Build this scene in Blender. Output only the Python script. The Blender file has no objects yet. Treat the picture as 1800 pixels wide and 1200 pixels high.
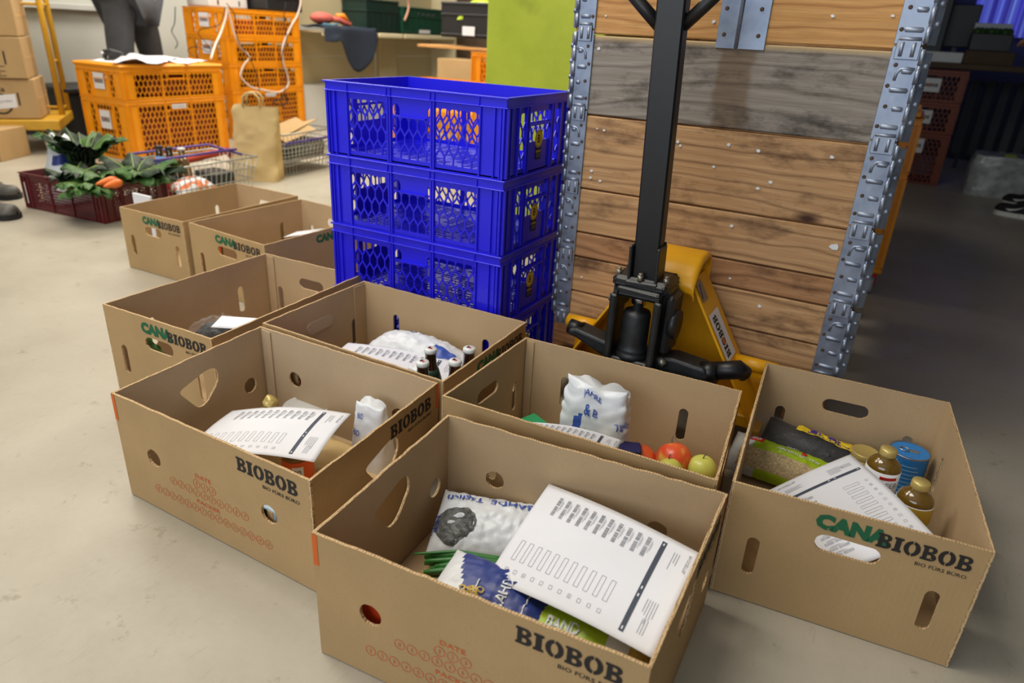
import bpy, math, random
from mathutils import Matrix, Vector, noise
random.seed(7)
SC = bpy.context.scene
COL = SC.collection
# ---------------------------------------------------------------- camera
F_PX, PITCH, ROLL, CAM_H, YAW = 1214.5, .41884, .05535, .9621, .4807
_cp, _sp, _cr, _sr = math.cos(PITCH), math.sin(PITCH), math.cos(ROLL), math.sin(ROLL)
_cy, _sy = math.cos(YAW), math.sin(YAW)
def _rz(v): return Vector((_cy*v[0]-_sy*v[1], _sy*v[0]+_cy*v[1], v[2]))
FWD = _rz((0, _cp, -_sp))
_X, _U = _rz((1, 0, 0)), _rz((0, _sp, _cp))
RIGHT = _X*_cr + _U*_sr
UP = -_X*_sr + _U*_cr
cam_data = bpy.data.cameras.new('camera')
cam = bpy.data.objects.new('camera', cam_data); COL.objects.link(cam)
cam_data.sensor_width = 36; cam_data.lens = F_PX*36/1800; cam_data.clip_start = .02
_m = Matrix((RIGHT, UP, -FWD)).transposed().to_4x4(); _m.translation = (0, 0, CAM_H)
cam.matrix_world = _m
cam_data.dof.use_dof = True; cam_data.dof.focus_distance = 1.45; cam_data.dof.aperture_fstop = 3.4
SC.camera = cam
# ---------------------------------------------------------------- world, lights, exposure
SC.view_settings.view_transform = 'Standard'; SC.view_settings.look = 'None'
SC.view_settings.gamma = 1; SC.view_settings.use_curve_mapping = False
SC.view_settings.exposure = 0.24
w = bpy.data.worlds.new('world'); SC.world = w; w.use_nodes = True
w.node_tree.nodes['Background'].inputs[0].default_value = (.75, .82, 1, 1)
w.node_tree.nodes['Background'].inputs[1].default_value = .35
def area(name, loc, sx, sy, power, col, rot=(0, 0, 0)):
    l = bpy.data.lights.new(name, 'AREA'); l.shape = 'RECTANGLE'; l.size = sx; l.size_y = sy
    l.energy = power; l.color = col
    o = bpy.data.objects.new(name, l); COL.objects.link(o); o.location = loc; o.rotation_euler = rot
    return o
WARM = (1, .93, .83)
area('ceiling_tube_light', (-1.5, .6, 2.9), 1.6, 1.2, 46, WARM)
area('ceiling_tube_light', (-3.6, 1.6, 2.9), 1.6, 1.2, 42, WARM)
area('ceiling_tube_light', (-3.6, 4.8, 2.9), 1.6, 1.6, 84, WARM)
area('ceiling_tube_light', (-5.2, 4.0, 2.9), .8, 3.0, 74, WARM)
area('added_cool_fill', (-1.0, -2.4, 1.7), 3.2, 1.6, 46, (.86, .93, 1), (math.radians(80), 0, math.radians(-5)))  # cool fill added behind the camera, no known window there
# ---------------------------------------------------------------- measuring helpers (pixel of the 1800x1200 photo -> point on a real plane)
def _ray(u, v):
    return FWD + RIGHT*((u-900)/F_PX) + UP*(-(v-600)/F_PX)
def at(u, v, z):
    r = _ray(u, v); t = (z-CAM_H)/r.z; return Vector((r.x*t, r.y*t, z))
def aty(u, v, y):
    r = _ray(u, v); t = y/r.y; return Vector((r.x*t, y, CAM_H+r.z*t))
def atx(u, v, x):
    r = _ray(u, v); t = x/r.x; return Vector((x, r.y*t, CAM_H+r.z*t))
# ---------------------------------------------------------------- materials
def srgb(r, g, b):
    f = lambda c: (c/255/12.92) if c/255 <= .04045 else ((c/255+.055)/1.055)**2.4
    return (f(r), f(g), f(b), 1)
class NT:
    def __init__(s, name):
        s.m = bpy.data.materials.new(name); s.m.use_nodes = True
        s.t = s.m.node_tree; s.n = s.t.nodes; s.b = s.n['Principled BSDF']
    def new(s, ty, **k):
        n = s.n.new(ty)
        for a, b in k.items():
            if a in n.inputs.keys(): n.inputs[a].default_value = b
            else: setattr(n, a, b)
        return n
    def link(s, a, b): s.t.links.new(a, b)
    def coord(s, scale=(1, 1, 1), kind='Object', loc=(0, 0, 0)):
        c = s.new('ShaderNodeTexCoord'); mp = s.new('ShaderNodeMapping')
        mp.inputs['Scale'].default_value = scale; mp.inputs['Location'].default_value = loc
        s.link(c.outputs[kind], mp.inputs[0]); return mp.outputs[0]
    def noise(s, vec, scale, detail=4, rough=.55, dist=0):
        n = s.new('ShaderNodeTexNoise'); n.inputs['Scale'].default_value = scale
        n.inputs['Detail'].default_value = detail; n.inputs['Roughness'].default_value = rough
        n.inputs['Distortion'].default_value = dist
        if vec: s.link(vec, n.inputs['Vector'])
        return n.outputs['Fac']
    def ramp(s, fac, stops):
        r = s.new('ShaderNodeValToRGB'); e = r.color_ramp.elements
        e[0].position, e[0].color = stops[0]; e[1].position, e[1].color = stops[-1]
        for p, c in stops[1:-1]:
            x = e.new(p); x.color = c
        s.link(fac, r.inputs[0]); return r.outputs[0]
    def mix(s, fac, a, b, mode='MIX'):
        n = s.new('ShaderNodeMix'); n.data_type = 'RGBA'; n.blend_type = mode
        for sock, v in ((n.inputs[0], fac), (n.inputs[6], a), (n.inputs[7], b)):
            if isinstance(v, (int, float, tuple)): sock.default_value = v
            else: s.link(v, sock)
        return n.outputs[2]
    def bump(s, h, strength=.3, dist=.002):
        n = s.new('ShaderNodeBump'); n.inputs['Strength'].default_value = strength; n.inputs['Distance'].default_value = dist
        s.link(h, n.inputs['Height']); s.link(n.outputs[0], s.b.inputs['Normal'])
def shade(c, k): return (c[0]*k, c[1]*k, c[2]*k, 1)
def mat(name, col, rough=.6, metal=0, var=.12, vs=12, bump=0, bs=60, spec=None, coat=0, trans=0, ior=1.45, alpha=1, emit=None):
    t = NT(name); c = srgb(*col)
    v = t.coord()
    if var:
        f = t.noise(v, vs, 5)
        t.link(t.ramp(f, [(.3, shade(c, 1-var)), (.7, shade(c, 1+var*.6))]), t.b.inputs['Base Color'])
    else: t.b.inputs['Base Color'].default_value = c
    t.b.inputs['Roughness'].default_value = rough; t.b.inputs['Metallic'].default_value = metal
    if spec is not None: t.b.inputs['Specular IOR Level'].default_value = spec
    if coat: t.b.inputs['Coat Weight'].default_value = coat
    if trans:
        t.b.inputs['Transmission Weight'].default_value = trans; t.b.inputs['IOR'].default_value = ior
    if alpha < 1: t.b.inputs['Alpha'].default_value = alpha
    if bump: t.bump(t.noise(v, bs, 6), bump)
    if emit:
        t.b.inputs['Emission Color'].default_value = srgb(*emit[0]); t.b.inputs['Emission Strength'].default_value = emit[1]
    return t.m
M = {}
def cardboard(name, c, var=.1):
    t = NT(name); v = t.coord(); c = srgb(*c)
    a = t.ramp(t.noise(v, 5, 6), [(.3, shade(c, 1-var)), (.72, shade(c, 1+var*.5))])
    vf = t.coord((40, 40, 400)); fib = t.ramp(t.noise(vf, 6, 3), [(.3, (.93, .93, .93, 1)), (.75, (1.04, 1.04, 1.04, 1))])
    col = t.mix(1.0, a, fib, 'MULTIPLY')
    sp = t.ramp(t.noise(t.coord(), 420, 2), [(.30, (.72, .68, .62, 1)), (.37, (1, 1, 1, 1))])
    t.link(t.mix(.5, col, t.mix(1.0, col, sp, 'MULTIPLY')), t.b.inputs['Base Color'])
    t.b.inputs['Roughness'].default_value = .82; t.b.inputs['Specular IOR Level'].default_value = .25
    w_ = t.new('ShaderNodeTexWave'); w_.inputs['Scale'].default_value = 70; w_.bands_direction = 'DIAGONAL'
    t.link(t.coord((1, 1, 0)), w_.inputs[0]); t.bump(w_.outputs['Fac'], .12, .0006)
    return t.m
M['card_out'] = cardboard('cardboard_outer', (184, 153, 108))
M['card_in'] = cardboard('cardboard_inner', (188, 161, 124))
M['card_in2'] = cardboard('cardboard_inner_pale', (194, 170, 138))
def card_edge():
    t = NT('corrugated_edge'); v = t.coord()
    w_ = t.new('ShaderNodeTexWave'); w_.inputs['Scale'].default_value = 62; w_.inputs['Distortion'].default_value = 5
    w_.inputs['Detail Scale'].default_value = 3; t.link(v, w_.inputs[0])
    col = t.ramp(w_.outputs['Fac'], [(.05, srgb(140, 108, 70)), (.30, srgb(196, 166, 122)), (1, srgb(206, 176, 132))])
    t.link(col, t.b.inputs['Base Color']); t.b.inputs['Roughness'].default_value = .9
    return t.m
M['card_edge'] = card_edge()
def printmat(name, col, wear=.55):
    t = NT(name); v = t.coord(); c = srgb(*col)
    f = t.noise(v, 90, 6, .7)
    t.link(t.ramp(f, [(.30, srgb(165, 130, 84)), (.30+.12*wear, c), (1, c)]), t.b.inputs['Base Color'])
    t.b.inputs['Roughness'].default_value = .8; return t.m
M['ink'] = printmat('black_print', (38, 34, 32)); M['ink_green'] = printmat('green_print', (28, 98, 62))
M['ink_orange'] = printmat('orange_print', (205, 100, 52), .6)
M['orange_tape'] = mat('orange_edge_print', (214, 102, 34), .7, var=.08)
def floor_mat():
    t = NT('beige_concrete_floor'); v = t.coord()
    c = srgb(186, 175, 152)
    a = t.ramp(t.noise(v, 1.3, 6, .6), [(.3, srgb(163, 155, 138)), (.7, srgb(184, 177, 161))])
    fine = t.ramp(t.noise(v, 60, 6, .7), [(.2, (.94, .94, .93, 1)), (.8, (1.03, 1.03, 1.03, 1))])
    col = t.mix(1.0, a, fine, 'MULTIPLY')
    spots = t.ramp(t.noise(v, 16, 8, .75), [(.33, (.62, .58, .52, 1)), (.40, (1, 1, 1, 1))])
    col = t.mix(.6, col, t.mix(1.0, col, spots, 'MULTIPLY'))
    scr = t.noise(t.coord((30, 3.5, 1), loc=(3, 1, 0)), 4, 4, .7, .6)
    col = t.mix(.35, col, t.mix(1.0, col, t.ramp(scr, [(.32, (.72, .69, .64, 1)), (.38, (1, 1, 1, 1))]), 'MULTIPLY'))
    t.link(col, t.b.inputs['Base Color'])
    t.link(t.ramp(t.noise(v, 7, 5), [(.3, (.34, .34, .34, 1)), (.75, (.52, .52, .52, 1))]), t.b.inputs['Roughness'])
    t.b.inputs['Specular IOR Level'].default_value = .4
    t.bump(t.noise(v, 25, 5), .05); return t.m
M['floor'] = floor_mat()
def wood(name, base, dark, light, gx=1.2, gz=26, knot=True, seed=0, dirt=.5):
    t = NT(name)
    c = t.new('ShaderNodeTexCoord'); oi = t.new('ShaderNodeObjectInfo')
    add = t.new('ShaderNodeVectorMath', operation='ADD'); mul = t.new('ShaderNodeVectorMath', operation='SCALE')
    cmb = t.new('ShaderNodeCombineXYZ')
    for i in range(3): t.link(oi.outputs['Random'], cmb.inputs[i])
    t.link(cmb.outputs[0], mul.inputs[0]); mul.inputs['Scale'].default_value = 17.3
    t.link(c.outputs['Object'], add.inputs[0]); t.link(mul.outputs[0], add.inputs[1])
    def mp(s):
        m_ = t.new('ShaderNodeMapping'); m_.inputs['Scale'].default_value = s; t.link(add.outputs[0], m_.inputs[0]); return m_.outputs[0]
    warp = t.noise(mp((1.6, 1, 5)), 1.5, 3, .5)
    w_ = t.new('ShaderNodeTexWave'); w_.bands_direction = 'Z'; w_.inputs['Scale'].default_value = gz/6
    w_.inputs['Distortion'].default_value = 9; w_.inputs['Detail'].default_value = 3; w_.inputs['Detail Scale'].default_value = .9
    t.link(mp((gx*.35, 1, 1.6)), w_.inputs[0])
    g = t.ramp(w_.outputs['Fac'], [(.1, srgb(*base)), (.6, srgb(*light)), (.93, srgb(*base)), (1, tuple(a*.5+b*.5 for a, b in zip(srgb(*base), srgb(*dark))))])
    fib = t.ramp(t.noise(mp((4, 40, 210)), 2.2, 4, .6), [(.25, (.72, .70, .68, 1)), (.6, (1.05, 1.05, 1.05, 1))])
    col = t.mix(1.0, g, fib, 'MULTIPLY')
    st = t.ramp(t.noise(mp((2.2, 2, 5)), 2.0, 6, .68), [(.33, shade(srgb(*dark), .75)), (.5, (1, 1, 1, 1))])
    col = t.mix(dirt, col, t.mix(1.0, col, st, 'MULTIPLY'))
    if name == 'weathered_grey_board':      # brown stain down the middle, lighter upper edge
        sx = t.new('ShaderNodeSeparateXYZ'); t.link(c.outputs['Object'], sx.inputs[0])
        jx = t.new('ShaderNodeMath', operation='ADD'); t.link(sx.outputs['X'], jx.inputs[0])
        jn = t.new('ShaderNodeMath', operation='MULTIPLY'); t.link(t.noise(mp((1, 1, 9)), 3, 4), jn.inputs[0]); jn.inputs[1].default_value = .05; t.link(jn.outputs[0], jx.inputs[1])
        band = t.ramp(jx.outputs[0], [(.0, (1, 1, 1, 1)), (.012, (.68, .56, .44, 1)), (.082, (.72, .60, .48, 1)), (.095, (1, 1, 1, 1))])
        col = t.mix(1.0, col, band, 'MULTIPLY')
        up_ = t.ramp(sx.outputs['Z'], [(.178, (0, 0, 0, 1)), (.192, (1, 1, 1, 1))]); col = t.mix(up_, col, srgb(196, 168, 120))
    if knot:
        vo = t.new('ShaderNodeTexVoronoi'); vo.inputs['Scale'].default_value = 1.0; t.link(mp((3.0, .1, 6.5)), vo.inputs[0])
        kn = t.ramp(vo.outputs['Distance'], [(.045, srgb(52, 30, 16)), (.075, shade(srgb(*dark), .8)), (.14, (1, 1, 1, 1))])
        col = t.mix(1.0, col, kn, 'MULTIPLY')
    t.link(col, t.b.inputs['Base Color']); t.b.inputs['Roughness'].default_value = .72
    t.bump(t.noise(mp((4, 40, 210)), 2.2, 4, .6), .25, .0015)
    return t.m
M['wood_fresh'] = wood('fresh_pine_board', (200, 148, 86), (150, 96, 50), (212, 162, 100), dirt=.15)
M['wood_grey'] = wood('weathered_grey_board', (140, 131, 120), (88, 80, 72), (152, 144, 134), dirt=.9)
M['wood_brown'] = wood('used_brown_board', (184, 142, 96), (104, 72, 46), (196, 156, 110), dirt=.8)
M['wood_dark'] = wood('stained_brown_board', (164, 118, 76), (92, 60, 38), (178, 134, 92), dirt=.8)
def galv():
    t = NT('galvanised_steel'); v = t.coord()
    vo = t.new('ShaderNodeTexVoronoi'); vo.inputs['Scale'].default_value = 55; t.link(v, vo.inputs[0])
    f = t.noise(v, 14, 5)
    col = t.mix(.3, t.ramp(f, [(.3, srgb(118, 128, 146)), (.7, srgb(158, 168, 184))]), t.ramp(vo.outputs['Distance'], [(0, (.35, .35, .37, 1)), (.6, (.65, .65, .67, 1))]), 'SOFT_LIGHT')
    t.link(col, t.b.inputs['Base Color']); t.b.inputs['Metallic'].default_value = .75
    t.link(t.ramp(f, [(.3, (.32, .32, .32, 1)), (.7, (.5, .5, .5, 1))]), t.b.inputs['Roughness'])
    return t.m
M['galv'] = galv()
M['screw'] = mat('rusty_screw', (92, 72, 60), .6, .5)
M['blue'] = mat('blue_plastic', (34, 30, 226), .34, var=.05, coat=.1)
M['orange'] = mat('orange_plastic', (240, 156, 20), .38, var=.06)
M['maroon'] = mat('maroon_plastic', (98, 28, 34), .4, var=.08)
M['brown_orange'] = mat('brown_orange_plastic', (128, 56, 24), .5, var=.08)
M['green_lime'] = None
def pillar():
    t = NT('lime_painted_concrete'); v = t.coord()
    a = t.ramp(t.noise(v, 3, 6, .65), [(.3, srgb(160, 178, 40)), (.7, srgb(184, 200, 58))])
    d = t.ramp(t.noise(t.coord(loc=(.3, 0, .2)), 4.2, 3, .6), [(.60, (1, 1, 1, 1)), (.72, (.82, .80, .78, 1))])
    p = t.ramp(t.noise(v, 42, 6, .8), [(.25, (.55, .5, .4, 1)), (.3, (1, 1, 1, 1))])
    t.link(t.mix(1.0, t.mix(1.0, a, d, 'MULTIPLY'), p, 'MULTIPLY'), t.b.inputs['Base Color'])
    t.b.inputs['Roughness'].default_value = .55; t.bump(t.noise(v, 30, 8, .7), .5, .004); return t.m
M['pillar'] = pillar()
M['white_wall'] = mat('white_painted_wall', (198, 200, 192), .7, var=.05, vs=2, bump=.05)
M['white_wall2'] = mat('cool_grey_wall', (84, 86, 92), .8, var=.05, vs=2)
M['ceil'] = mat('ceiling_paint', (225, 222, 214), .9, var=.03)
M['cream'] = mat('cream_sheet_metal', (196, 184, 150), .5, var=.05, vs=3)
M['cream_lt'] = mat('cream_shelf_edge', (226, 216, 180), .45, var=.04)
def peg():
    t = NT('perforated_cream_panel'); v = t.coord((1, 1, 1))
    vo = t.new('ShaderNodeTexVoronoi'); vo.inputs['Scale'].default_value = 40; vo.inputs['Randomness'].default_value = 0
    t.link(v, vo.inputs[0])
    c = t.ramp(vo.outputs['Distance'], [(.16, srgb(96, 88, 66)), (.3, srgb(186, 174, 138))])
    t.link(c, t.b.inputs['Base Color']); t.b.inputs['Roughness'].default_value = .55; return t.m
M['peg'] = peg()
M['yellow'] = mat('yellow_painted_steel', (232, 168, 18), .36, var=.07, vs=9, bump=.05)
M['yellow2'] = mat('golden_painted_steel', (206, 158, 38), .45, var=.1)
M['black_metal'] = mat('black_painted_steel', (13, 13, 15), .42, var=.25, vs=30)
M['cast'] = mat('oily_black_casting', (38, 40, 41), .42, .2, var=.35, vs=40, bump=.25, bs=160)
M['rubber'] = mat('black_rubber', (30, 31, 31), .6, var=.15)
M['chrome'] = mat('bright_steel', (190, 192, 196), .2, 1, var=.08)
M['bolt'] = mat('zinc_bolt', (150, 146, 132), .4, .8)
M['paper'] = mat('white_paper', (226, 228, 234), .75, var=.02)
M['paper_ink'] = mat('slip_print_grey', (150, 153, 160), .8, var=0)
M['paper_band'] = mat('slip_print_slate', (66, 74, 88), .7, var=0)
M['label'] = mat('white_label', (224, 224, 226), .5, var=.02)
M['bag_white'] = mat('white_glossy_bag_paper', (222, 226, 230), .42, var=.05, vs=9)
M['bag_blue'] = mat('blue_bag_print', (44, 62, 134), .42, var=.06)
M['bag_blue2'] = mat('royal_blue_bag_print', (62, 88, 172), .42, var=.05)
M['bag_grey'] = mat('grey_picture_and_fold_shade', (104, 106, 104), .45, var=.5, vs=60)
M['kraft'] = mat('kraft_paper', (190, 154, 104), .75, var=.1, vs=6, bump=.1)
M['kraft_bag'] = mat('tan_kraft_bag', (204, 176, 122), .7, var=.08, vs=6, bump=.1)
M['gold'] = mat('gold_lid', (206, 184, 112), .34, .4, var=.06)
M['silver'] = mat('tin_lid', (150, 156, 172), .28, .85, var=.1)
M['brown_glass'] = mat('brown_bottle_glass', (48, 26, 12), .08, var=.05, coat=.6)
M['olive_glass'] = mat('olive_bottle_contents', (104, 78, 20), .1, var=.1, coat=.8)
M['green_glass'] = mat('dark_green_label', (30, 60, 46), .4, var=.1)
M['clear'] = mat('clear_film', (235, 238, 240), .12, var=0, alpha=.045, spec=.6)
M['clear2'] = mat('milky_film', (232, 234, 232), .2, var=0, alpha=.62, spec=.8)
M['glass'] = mat('clear_jar_glass', (210, 220, 214), .06, var=0, alpha=.3, spec=.9)
M['lime'] = mat('lime_green_print', (166, 196, 32), .35, var=.06)
M['oats'] = mat('rolled_oats', (206, 184, 140), .8, var=.45, vs=220, bump=.8, bs=200)
M['beans'] = mat('black_beans', (20, 17, 22), .45, var=.5, vs=260, bump=1, bs=230)
M['chick'] = mat('beige_chickpeas', (196, 166, 110), .5, var=.3, vs=90)
M['noodle'] = mat('yellow_noodles', (206, 176, 84), .6, var=.25, vs=90)
M['lab_yellow'] = mat('yellow_label', (226, 196, 36), .35, var=.06)
M['lab_mustard'] = mat('mustard_label', (206, 172, 60), .45, var=.06)
M['red'] = mat('red_print', (206, 44, 34), .4, var=.06)
M['red_plastic'] = mat('red_plastic', (210, 40, 30), .4, var=.06)
M['can_blue'] = mat('blue_can_print', (38, 128, 206), .35, var=.1, vs=30)
M['orange_jar'] = mat('orange_jar_print', (232, 98, 34), .4, var=.08)
M['leaf_dark'] = mat('dark_green_leaf', (30, 52, 28), .6, var=.45, vs=25)
M['leaf_mid'] = mat('mid_green_leaf', (64, 104, 42), .55, var=.4, vs=25)
M['leaf_light'] = mat('yellow_green_stem', (156, 184, 92), .45, var=.2)
M['onion'] = mat('green_onion_stalk', (62, 132, 62), .38, var=.3, vs=30)
M['carrot'] = mat('orange_carrot', (226, 112, 38), .5, var=.12, vs=60)
M['apple_red'] = None
def apple():
    t = NT('red_yellow_apple_skin'); v = t.coord()
    t.link(t.ramp(t.noise(v, 9, 5, .6, .4), [(.36, srgb(222, 52, 30)), (.50, srgb(228, 96, 50)), (.60, srgb(228, 196, 90))]), t.b.inputs['Base Color'])
    t.b.inputs['Roughness'].default_value = .3; return t.m
M['apple_red'] = apple()
M['apple_green'] = mat('yellow_green_apple_skin', (204, 206, 98), .32, var=.1, vs=20)
M['cloth_dark'] = mat('charcoal_trouser_cloth', (62, 64, 68), .9, var=.15, vs=12)
M['cloth_black'] = mat('black_jacket_cloth', (30, 31, 38), .9, var=.15)
M['cloth_navy'] = mat('navy_cloth', (34, 44, 60), .9, var=.1)
M['skin'] = mat('skin', (196, 148, 120), .55, var=.05)
M['hair'] = mat('brown_hair', (60, 44, 34), .8, var=.3, vs=60)
M['shoe'] = mat('dark_grey_shoe_leather', (86, 84, 78), .5, var=.3, vs=30)
M['shoe_sole'] = mat('black_shoe_sole', (26, 26, 26), .7)
M['lace'] = mat('yellowish_lace', (176, 180, 110), .7)
M['shirt'] = mat('maroon_shirt', (72, 36, 40), .8)
M['wire'] = mat('chromed_wire', (186, 186, 178), .35, .7, var=.05)
M['purple'] = mat('purple_plastic_handle', (72, 46, 132), .4, var=.05)
M['white_cable'] = mat('white_cable', (214, 196, 180), .5, var=.03)
M['black_cable'] = mat('black_cable', (34, 24, 26), .5, var=.03)
M['dark_plastic'] = mat('black_plastic_crate', (30, 31, 33), .45, var=.1)
M['green_plastic'] = mat('dark_green_plastic', (14, 66, 50), .45, var=.08)
M['white_plastic'] = mat('white_plastic', (216, 218, 214), .4, var=.03)
M['pink'] = mat('faded_red_glove', (186, 92, 80), .8, var=.15)
M['bright_orange'] = mat('orange_grip', (240, 140, 30), .5)
M['teal'] = mat('teal_trim', (70, 120, 140), .6)
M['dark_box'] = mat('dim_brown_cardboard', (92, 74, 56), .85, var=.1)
M['wrap'] = mat('wrapped_pack_film', (176, 184, 184), .25, var=.4, vs=14)
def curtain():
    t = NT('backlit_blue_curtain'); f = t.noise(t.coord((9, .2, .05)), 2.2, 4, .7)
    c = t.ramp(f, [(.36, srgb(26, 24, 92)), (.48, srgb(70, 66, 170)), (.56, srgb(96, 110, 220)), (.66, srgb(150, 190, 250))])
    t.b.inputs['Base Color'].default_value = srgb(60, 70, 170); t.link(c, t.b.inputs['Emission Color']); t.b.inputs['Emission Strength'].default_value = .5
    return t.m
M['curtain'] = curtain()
# ---------------------------------------------------------------- mesh helpers
class MB:
    def __init__(s): s.v = []; s.f = []; s.mi = []; s.sm = []
    def add(s, vs, fs, mi=0, sm=False):
        b = len(s.v); s.v += [Vector(p) for p in vs]
        for f in fs: s.f.append([b+i for i in f]); s.mi.append(mi); s.sm.append(sm)
        return s
    def box(s, x0, x1, y0, y1, z0, z1, mi=0, T=None):
        vs = [(x, y, z) for z in (z0, z1) for y in (y0, y1) for x in (x0, x1)]
        if T: vs = [T @ Vector(p) for p in vs]
        return s.add(vs, [(0, 2, 3, 1), (4, 5, 7, 6), (0, 1, 5, 4), (1, 3, 7, 5), (3, 2, 6, 7), (2, 0, 4, 6)], mi)
    def bbox(s, x0, x1, y0, y1, z0, z1, r=.004, mi=0, T=None):
        # box with all edges chamfered by r
        hx, hy, hz = (x1-x0)/2, (y1-y0)/2, (z1-z0)/2; c = Vector(((x0+x1)/2, (y0+y1)/2, (z0+z1)/2))
        r = min(r, hx*.9, hy*.9, hz*.9); vs = []; idx = {}
        for sx in (-1, 1):
            for sy in (-1, 1):
                for sz in (-1, 1):
                    for a in range(3):
                        d = [hx, hy, hz]; d = [d[k]-(r if k != a else 0) for k in range(3)]
                        idx[sx, sy, sz, a] = len(vs); vs.append(c+Vector((sx*d[0], sy*d[1], sz*d[2])))
        fs = []
        for a in range(3):
            b_, c_ = (a+1) % 3, (a+2) % 3
            for sg in (-1, 1):
                q = []
                for (p, w_) in ((-1, -1), (1, -1), (1, 1), (-1, 1)):
                    k = [0, 0, 0]; k[a] = sg; k[b_] = p; k[c_] = w_; q.append(idx[k[0], k[1], k[2], a])
                fs.append(q if sg > 0 else q[::-1])
            for p in (-1, 1):
                for w_ in (-1, 1):
                    k0 = [0, 0, 0]; k1 = [0, 0, 0]; k0[a] = -1; k1[a] = 1
                    for k in (k0, k1): k[b_] = p; k[c_] = w_
                    q = [idx[(*k0, b_)], idx[(*k1, b_)], idx[(*k1, c_)], idx[(*k0, c_)]]
                    fs.append(q if p*w_ > 0 else q[::-1])
        for sx in (-1, 1):
            for sy in (-1, 1):
                for sz in (-1, 1):
                    q = [idx[sx, sy, sz, a] for a in range(3)]
                    fs.append(q if sx*sy*sz > 0 else q[::-1])
        if T: vs = [T @ p for p in vs]
        return s.add(vs, fs, mi)
    def tube(s, pts, r, n=8, mi=0, closed=False, caps=True, r2=None):
        pts = [Vector(p) for p in pts]; N = len(pts); vs = []; up = None
        for i, p in enumerate(pts):
            a = pts[(i-1) % N] if (closed or i) else p; b = pts[(i+1) % N] if (closed or i < N-1) else p
            d = (b-a).normalized() if (b-a).length > 1e-9 else Vector((0, 0, 1))
            if up is None: up = d.orthogonal().normalized()
            up = (up-d*up.dot(d)); up = up.normalized() if up.length > 1e-6 else d.orthogonal().normalized()
            w_ = d.cross(up); rr = r if not isinstance(r, (list, tuple)) else r[i]
            for k in range(n):
                an = 2*math.pi*k/n; vs.append(p+up*(math.cos(an)*rr)+w_*(math.sin(an)*rr))
        fs = []
        for i in range(N if closed else N-1):
            j = (i+1) % N
            for k in range(n): fs.append((i*n+k, i*n+(k+1) % n, j*n+(k+1) % n, j*n+k))
        s.add(vs, fs, mi, True)
        if caps and not closed:
            b = len(s.v)-len(vs); s.f.append([b+k for k in range(n)][::-1]); s.f.append([b+(N-1)*n+k for k in range(n)]); s.mi += [mi, mi]; s.sm += [False, False]
        return s
    def lathe(s, c, prof, n=24, mi=0, T=None, mis=None):
        # prof: (r, z) from bottom to top, mis: material per band
        c = Vector(c); vs = []
        for r, z in prof:
            for k in range(n):
                a = 2*math.pi*k/n; p = Vector((r*math.cos(a), r*math.sin(a), z)); vs.append(c+(T @ p if T else p))
        b = len(s.v); s.v += vs
        for i in range(len(prof)-1):
            for k in range(n):
                s.f.append([b+i*n+k, b+i*n+(k+1) % n, b+(i+1)*n+(k+1) % n, b+(i+1)*n+k]); s.mi.append(mis[i] if mis else mi); s.sm.append(True)
        if prof[0][0] > 1e-4: s.f.append([b+k for k in range(n)][::-1]); s.mi.append(mis[0] if mis else mi); s.sm.append(False)
        if prof[-1][0] > 1e-4: s.f.append([b+(len(prof)-1)*n+k for k in range(n)]); s.mi.append(mis[-1] if mis else mi); s.sm.append(False)
        return s
    def cyl(s, a, b, r, n=16, mi=0): return s.tube([a, b], r, n, mi)
    def prism(s, poly, y0, y1, axes='xz', mi=0, T=None):
        # poly in two axes, extruded along the third
        def P(p, t):
            if axes == 'xz': q = Vector((p[0], t, p[1]))
            elif axes == 'xy': q = Vector((p[0], p[1], t))
            else: q = Vector((t, p[0], p[1]))
            return T @ q if T else q
        n = len(poly); vs = [P(p, y0) for p in poly]+[P(p, y1) for p in poly]
        fs = [list(range(n)), list(range(n, 2*n))[::-1]]+[(i, i+n, (i+1) % n+n, (i+1) % n) for i in range(n)]
        return s.add(vs, fs, mi)
    def sheet(s, S, nu, nv, t=.0006, mi=0, sm=True):
        g = [[Vector(S(i/nu, j/nv)) for j in range(nv+1)] for i in range(nu+1)]
        nr = lambda i, j: ((g[min(i+1, nu)][j]-g[max(i-1, 0)][j]).cross(g[i][min(j+1, nv)]-g[i][max(j-1, 0)])).normalized()
        vs = [g[i][j] for i in range(nu+1) for j in range(nv+1)]; W_ = nv+1
        fs = [(i*W_+j, (i+1)*W_+j, (i+1)*W_+j+1, i*W_+j+1) for i in range(nu) for j in range(nv)]
        s.add(vs, fs, mi, sm)
        vs2 = [g[i][j]-nr(i, j)*t for i in range(nu+1) for j in range(nv+1)]
        b = len(s.v); s.add(vs2, [f[::-1] for f in fs], mi, sm)
        o = b-len(vs); rim = [i*W_ for i in range(nu+1)]+[nu*W_+j for j in range(1, W_)]+[i*W_+nv for i in range(nu-1, -1, -1)]+[j for j in range(nv-1, 0, -1)]
        for k in range(len(rim)):
            a, c = rim[k], rim[(k+1) % len(rim)]; s.f.append([o+c, o+a, b+a, b+c]); s.mi.append(mi); s.sm.append(False)
        return s
    def ball(s, c, r, nu=14, nv=9, mi=0, sc=(1, 1, 1), T=None):
        prof = [(max(1e-5, r*math.sin(math.pi*k/nv)), -r*math.cos(math.pi*k/nv)) for k in range(nv+1)]
        S_ = Matrix.Diagonal((*sc, 1)); 
        return s.lathe(c, prof, nu, mi, (T @ S_) if T else S_)
ROOTM = {}
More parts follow.
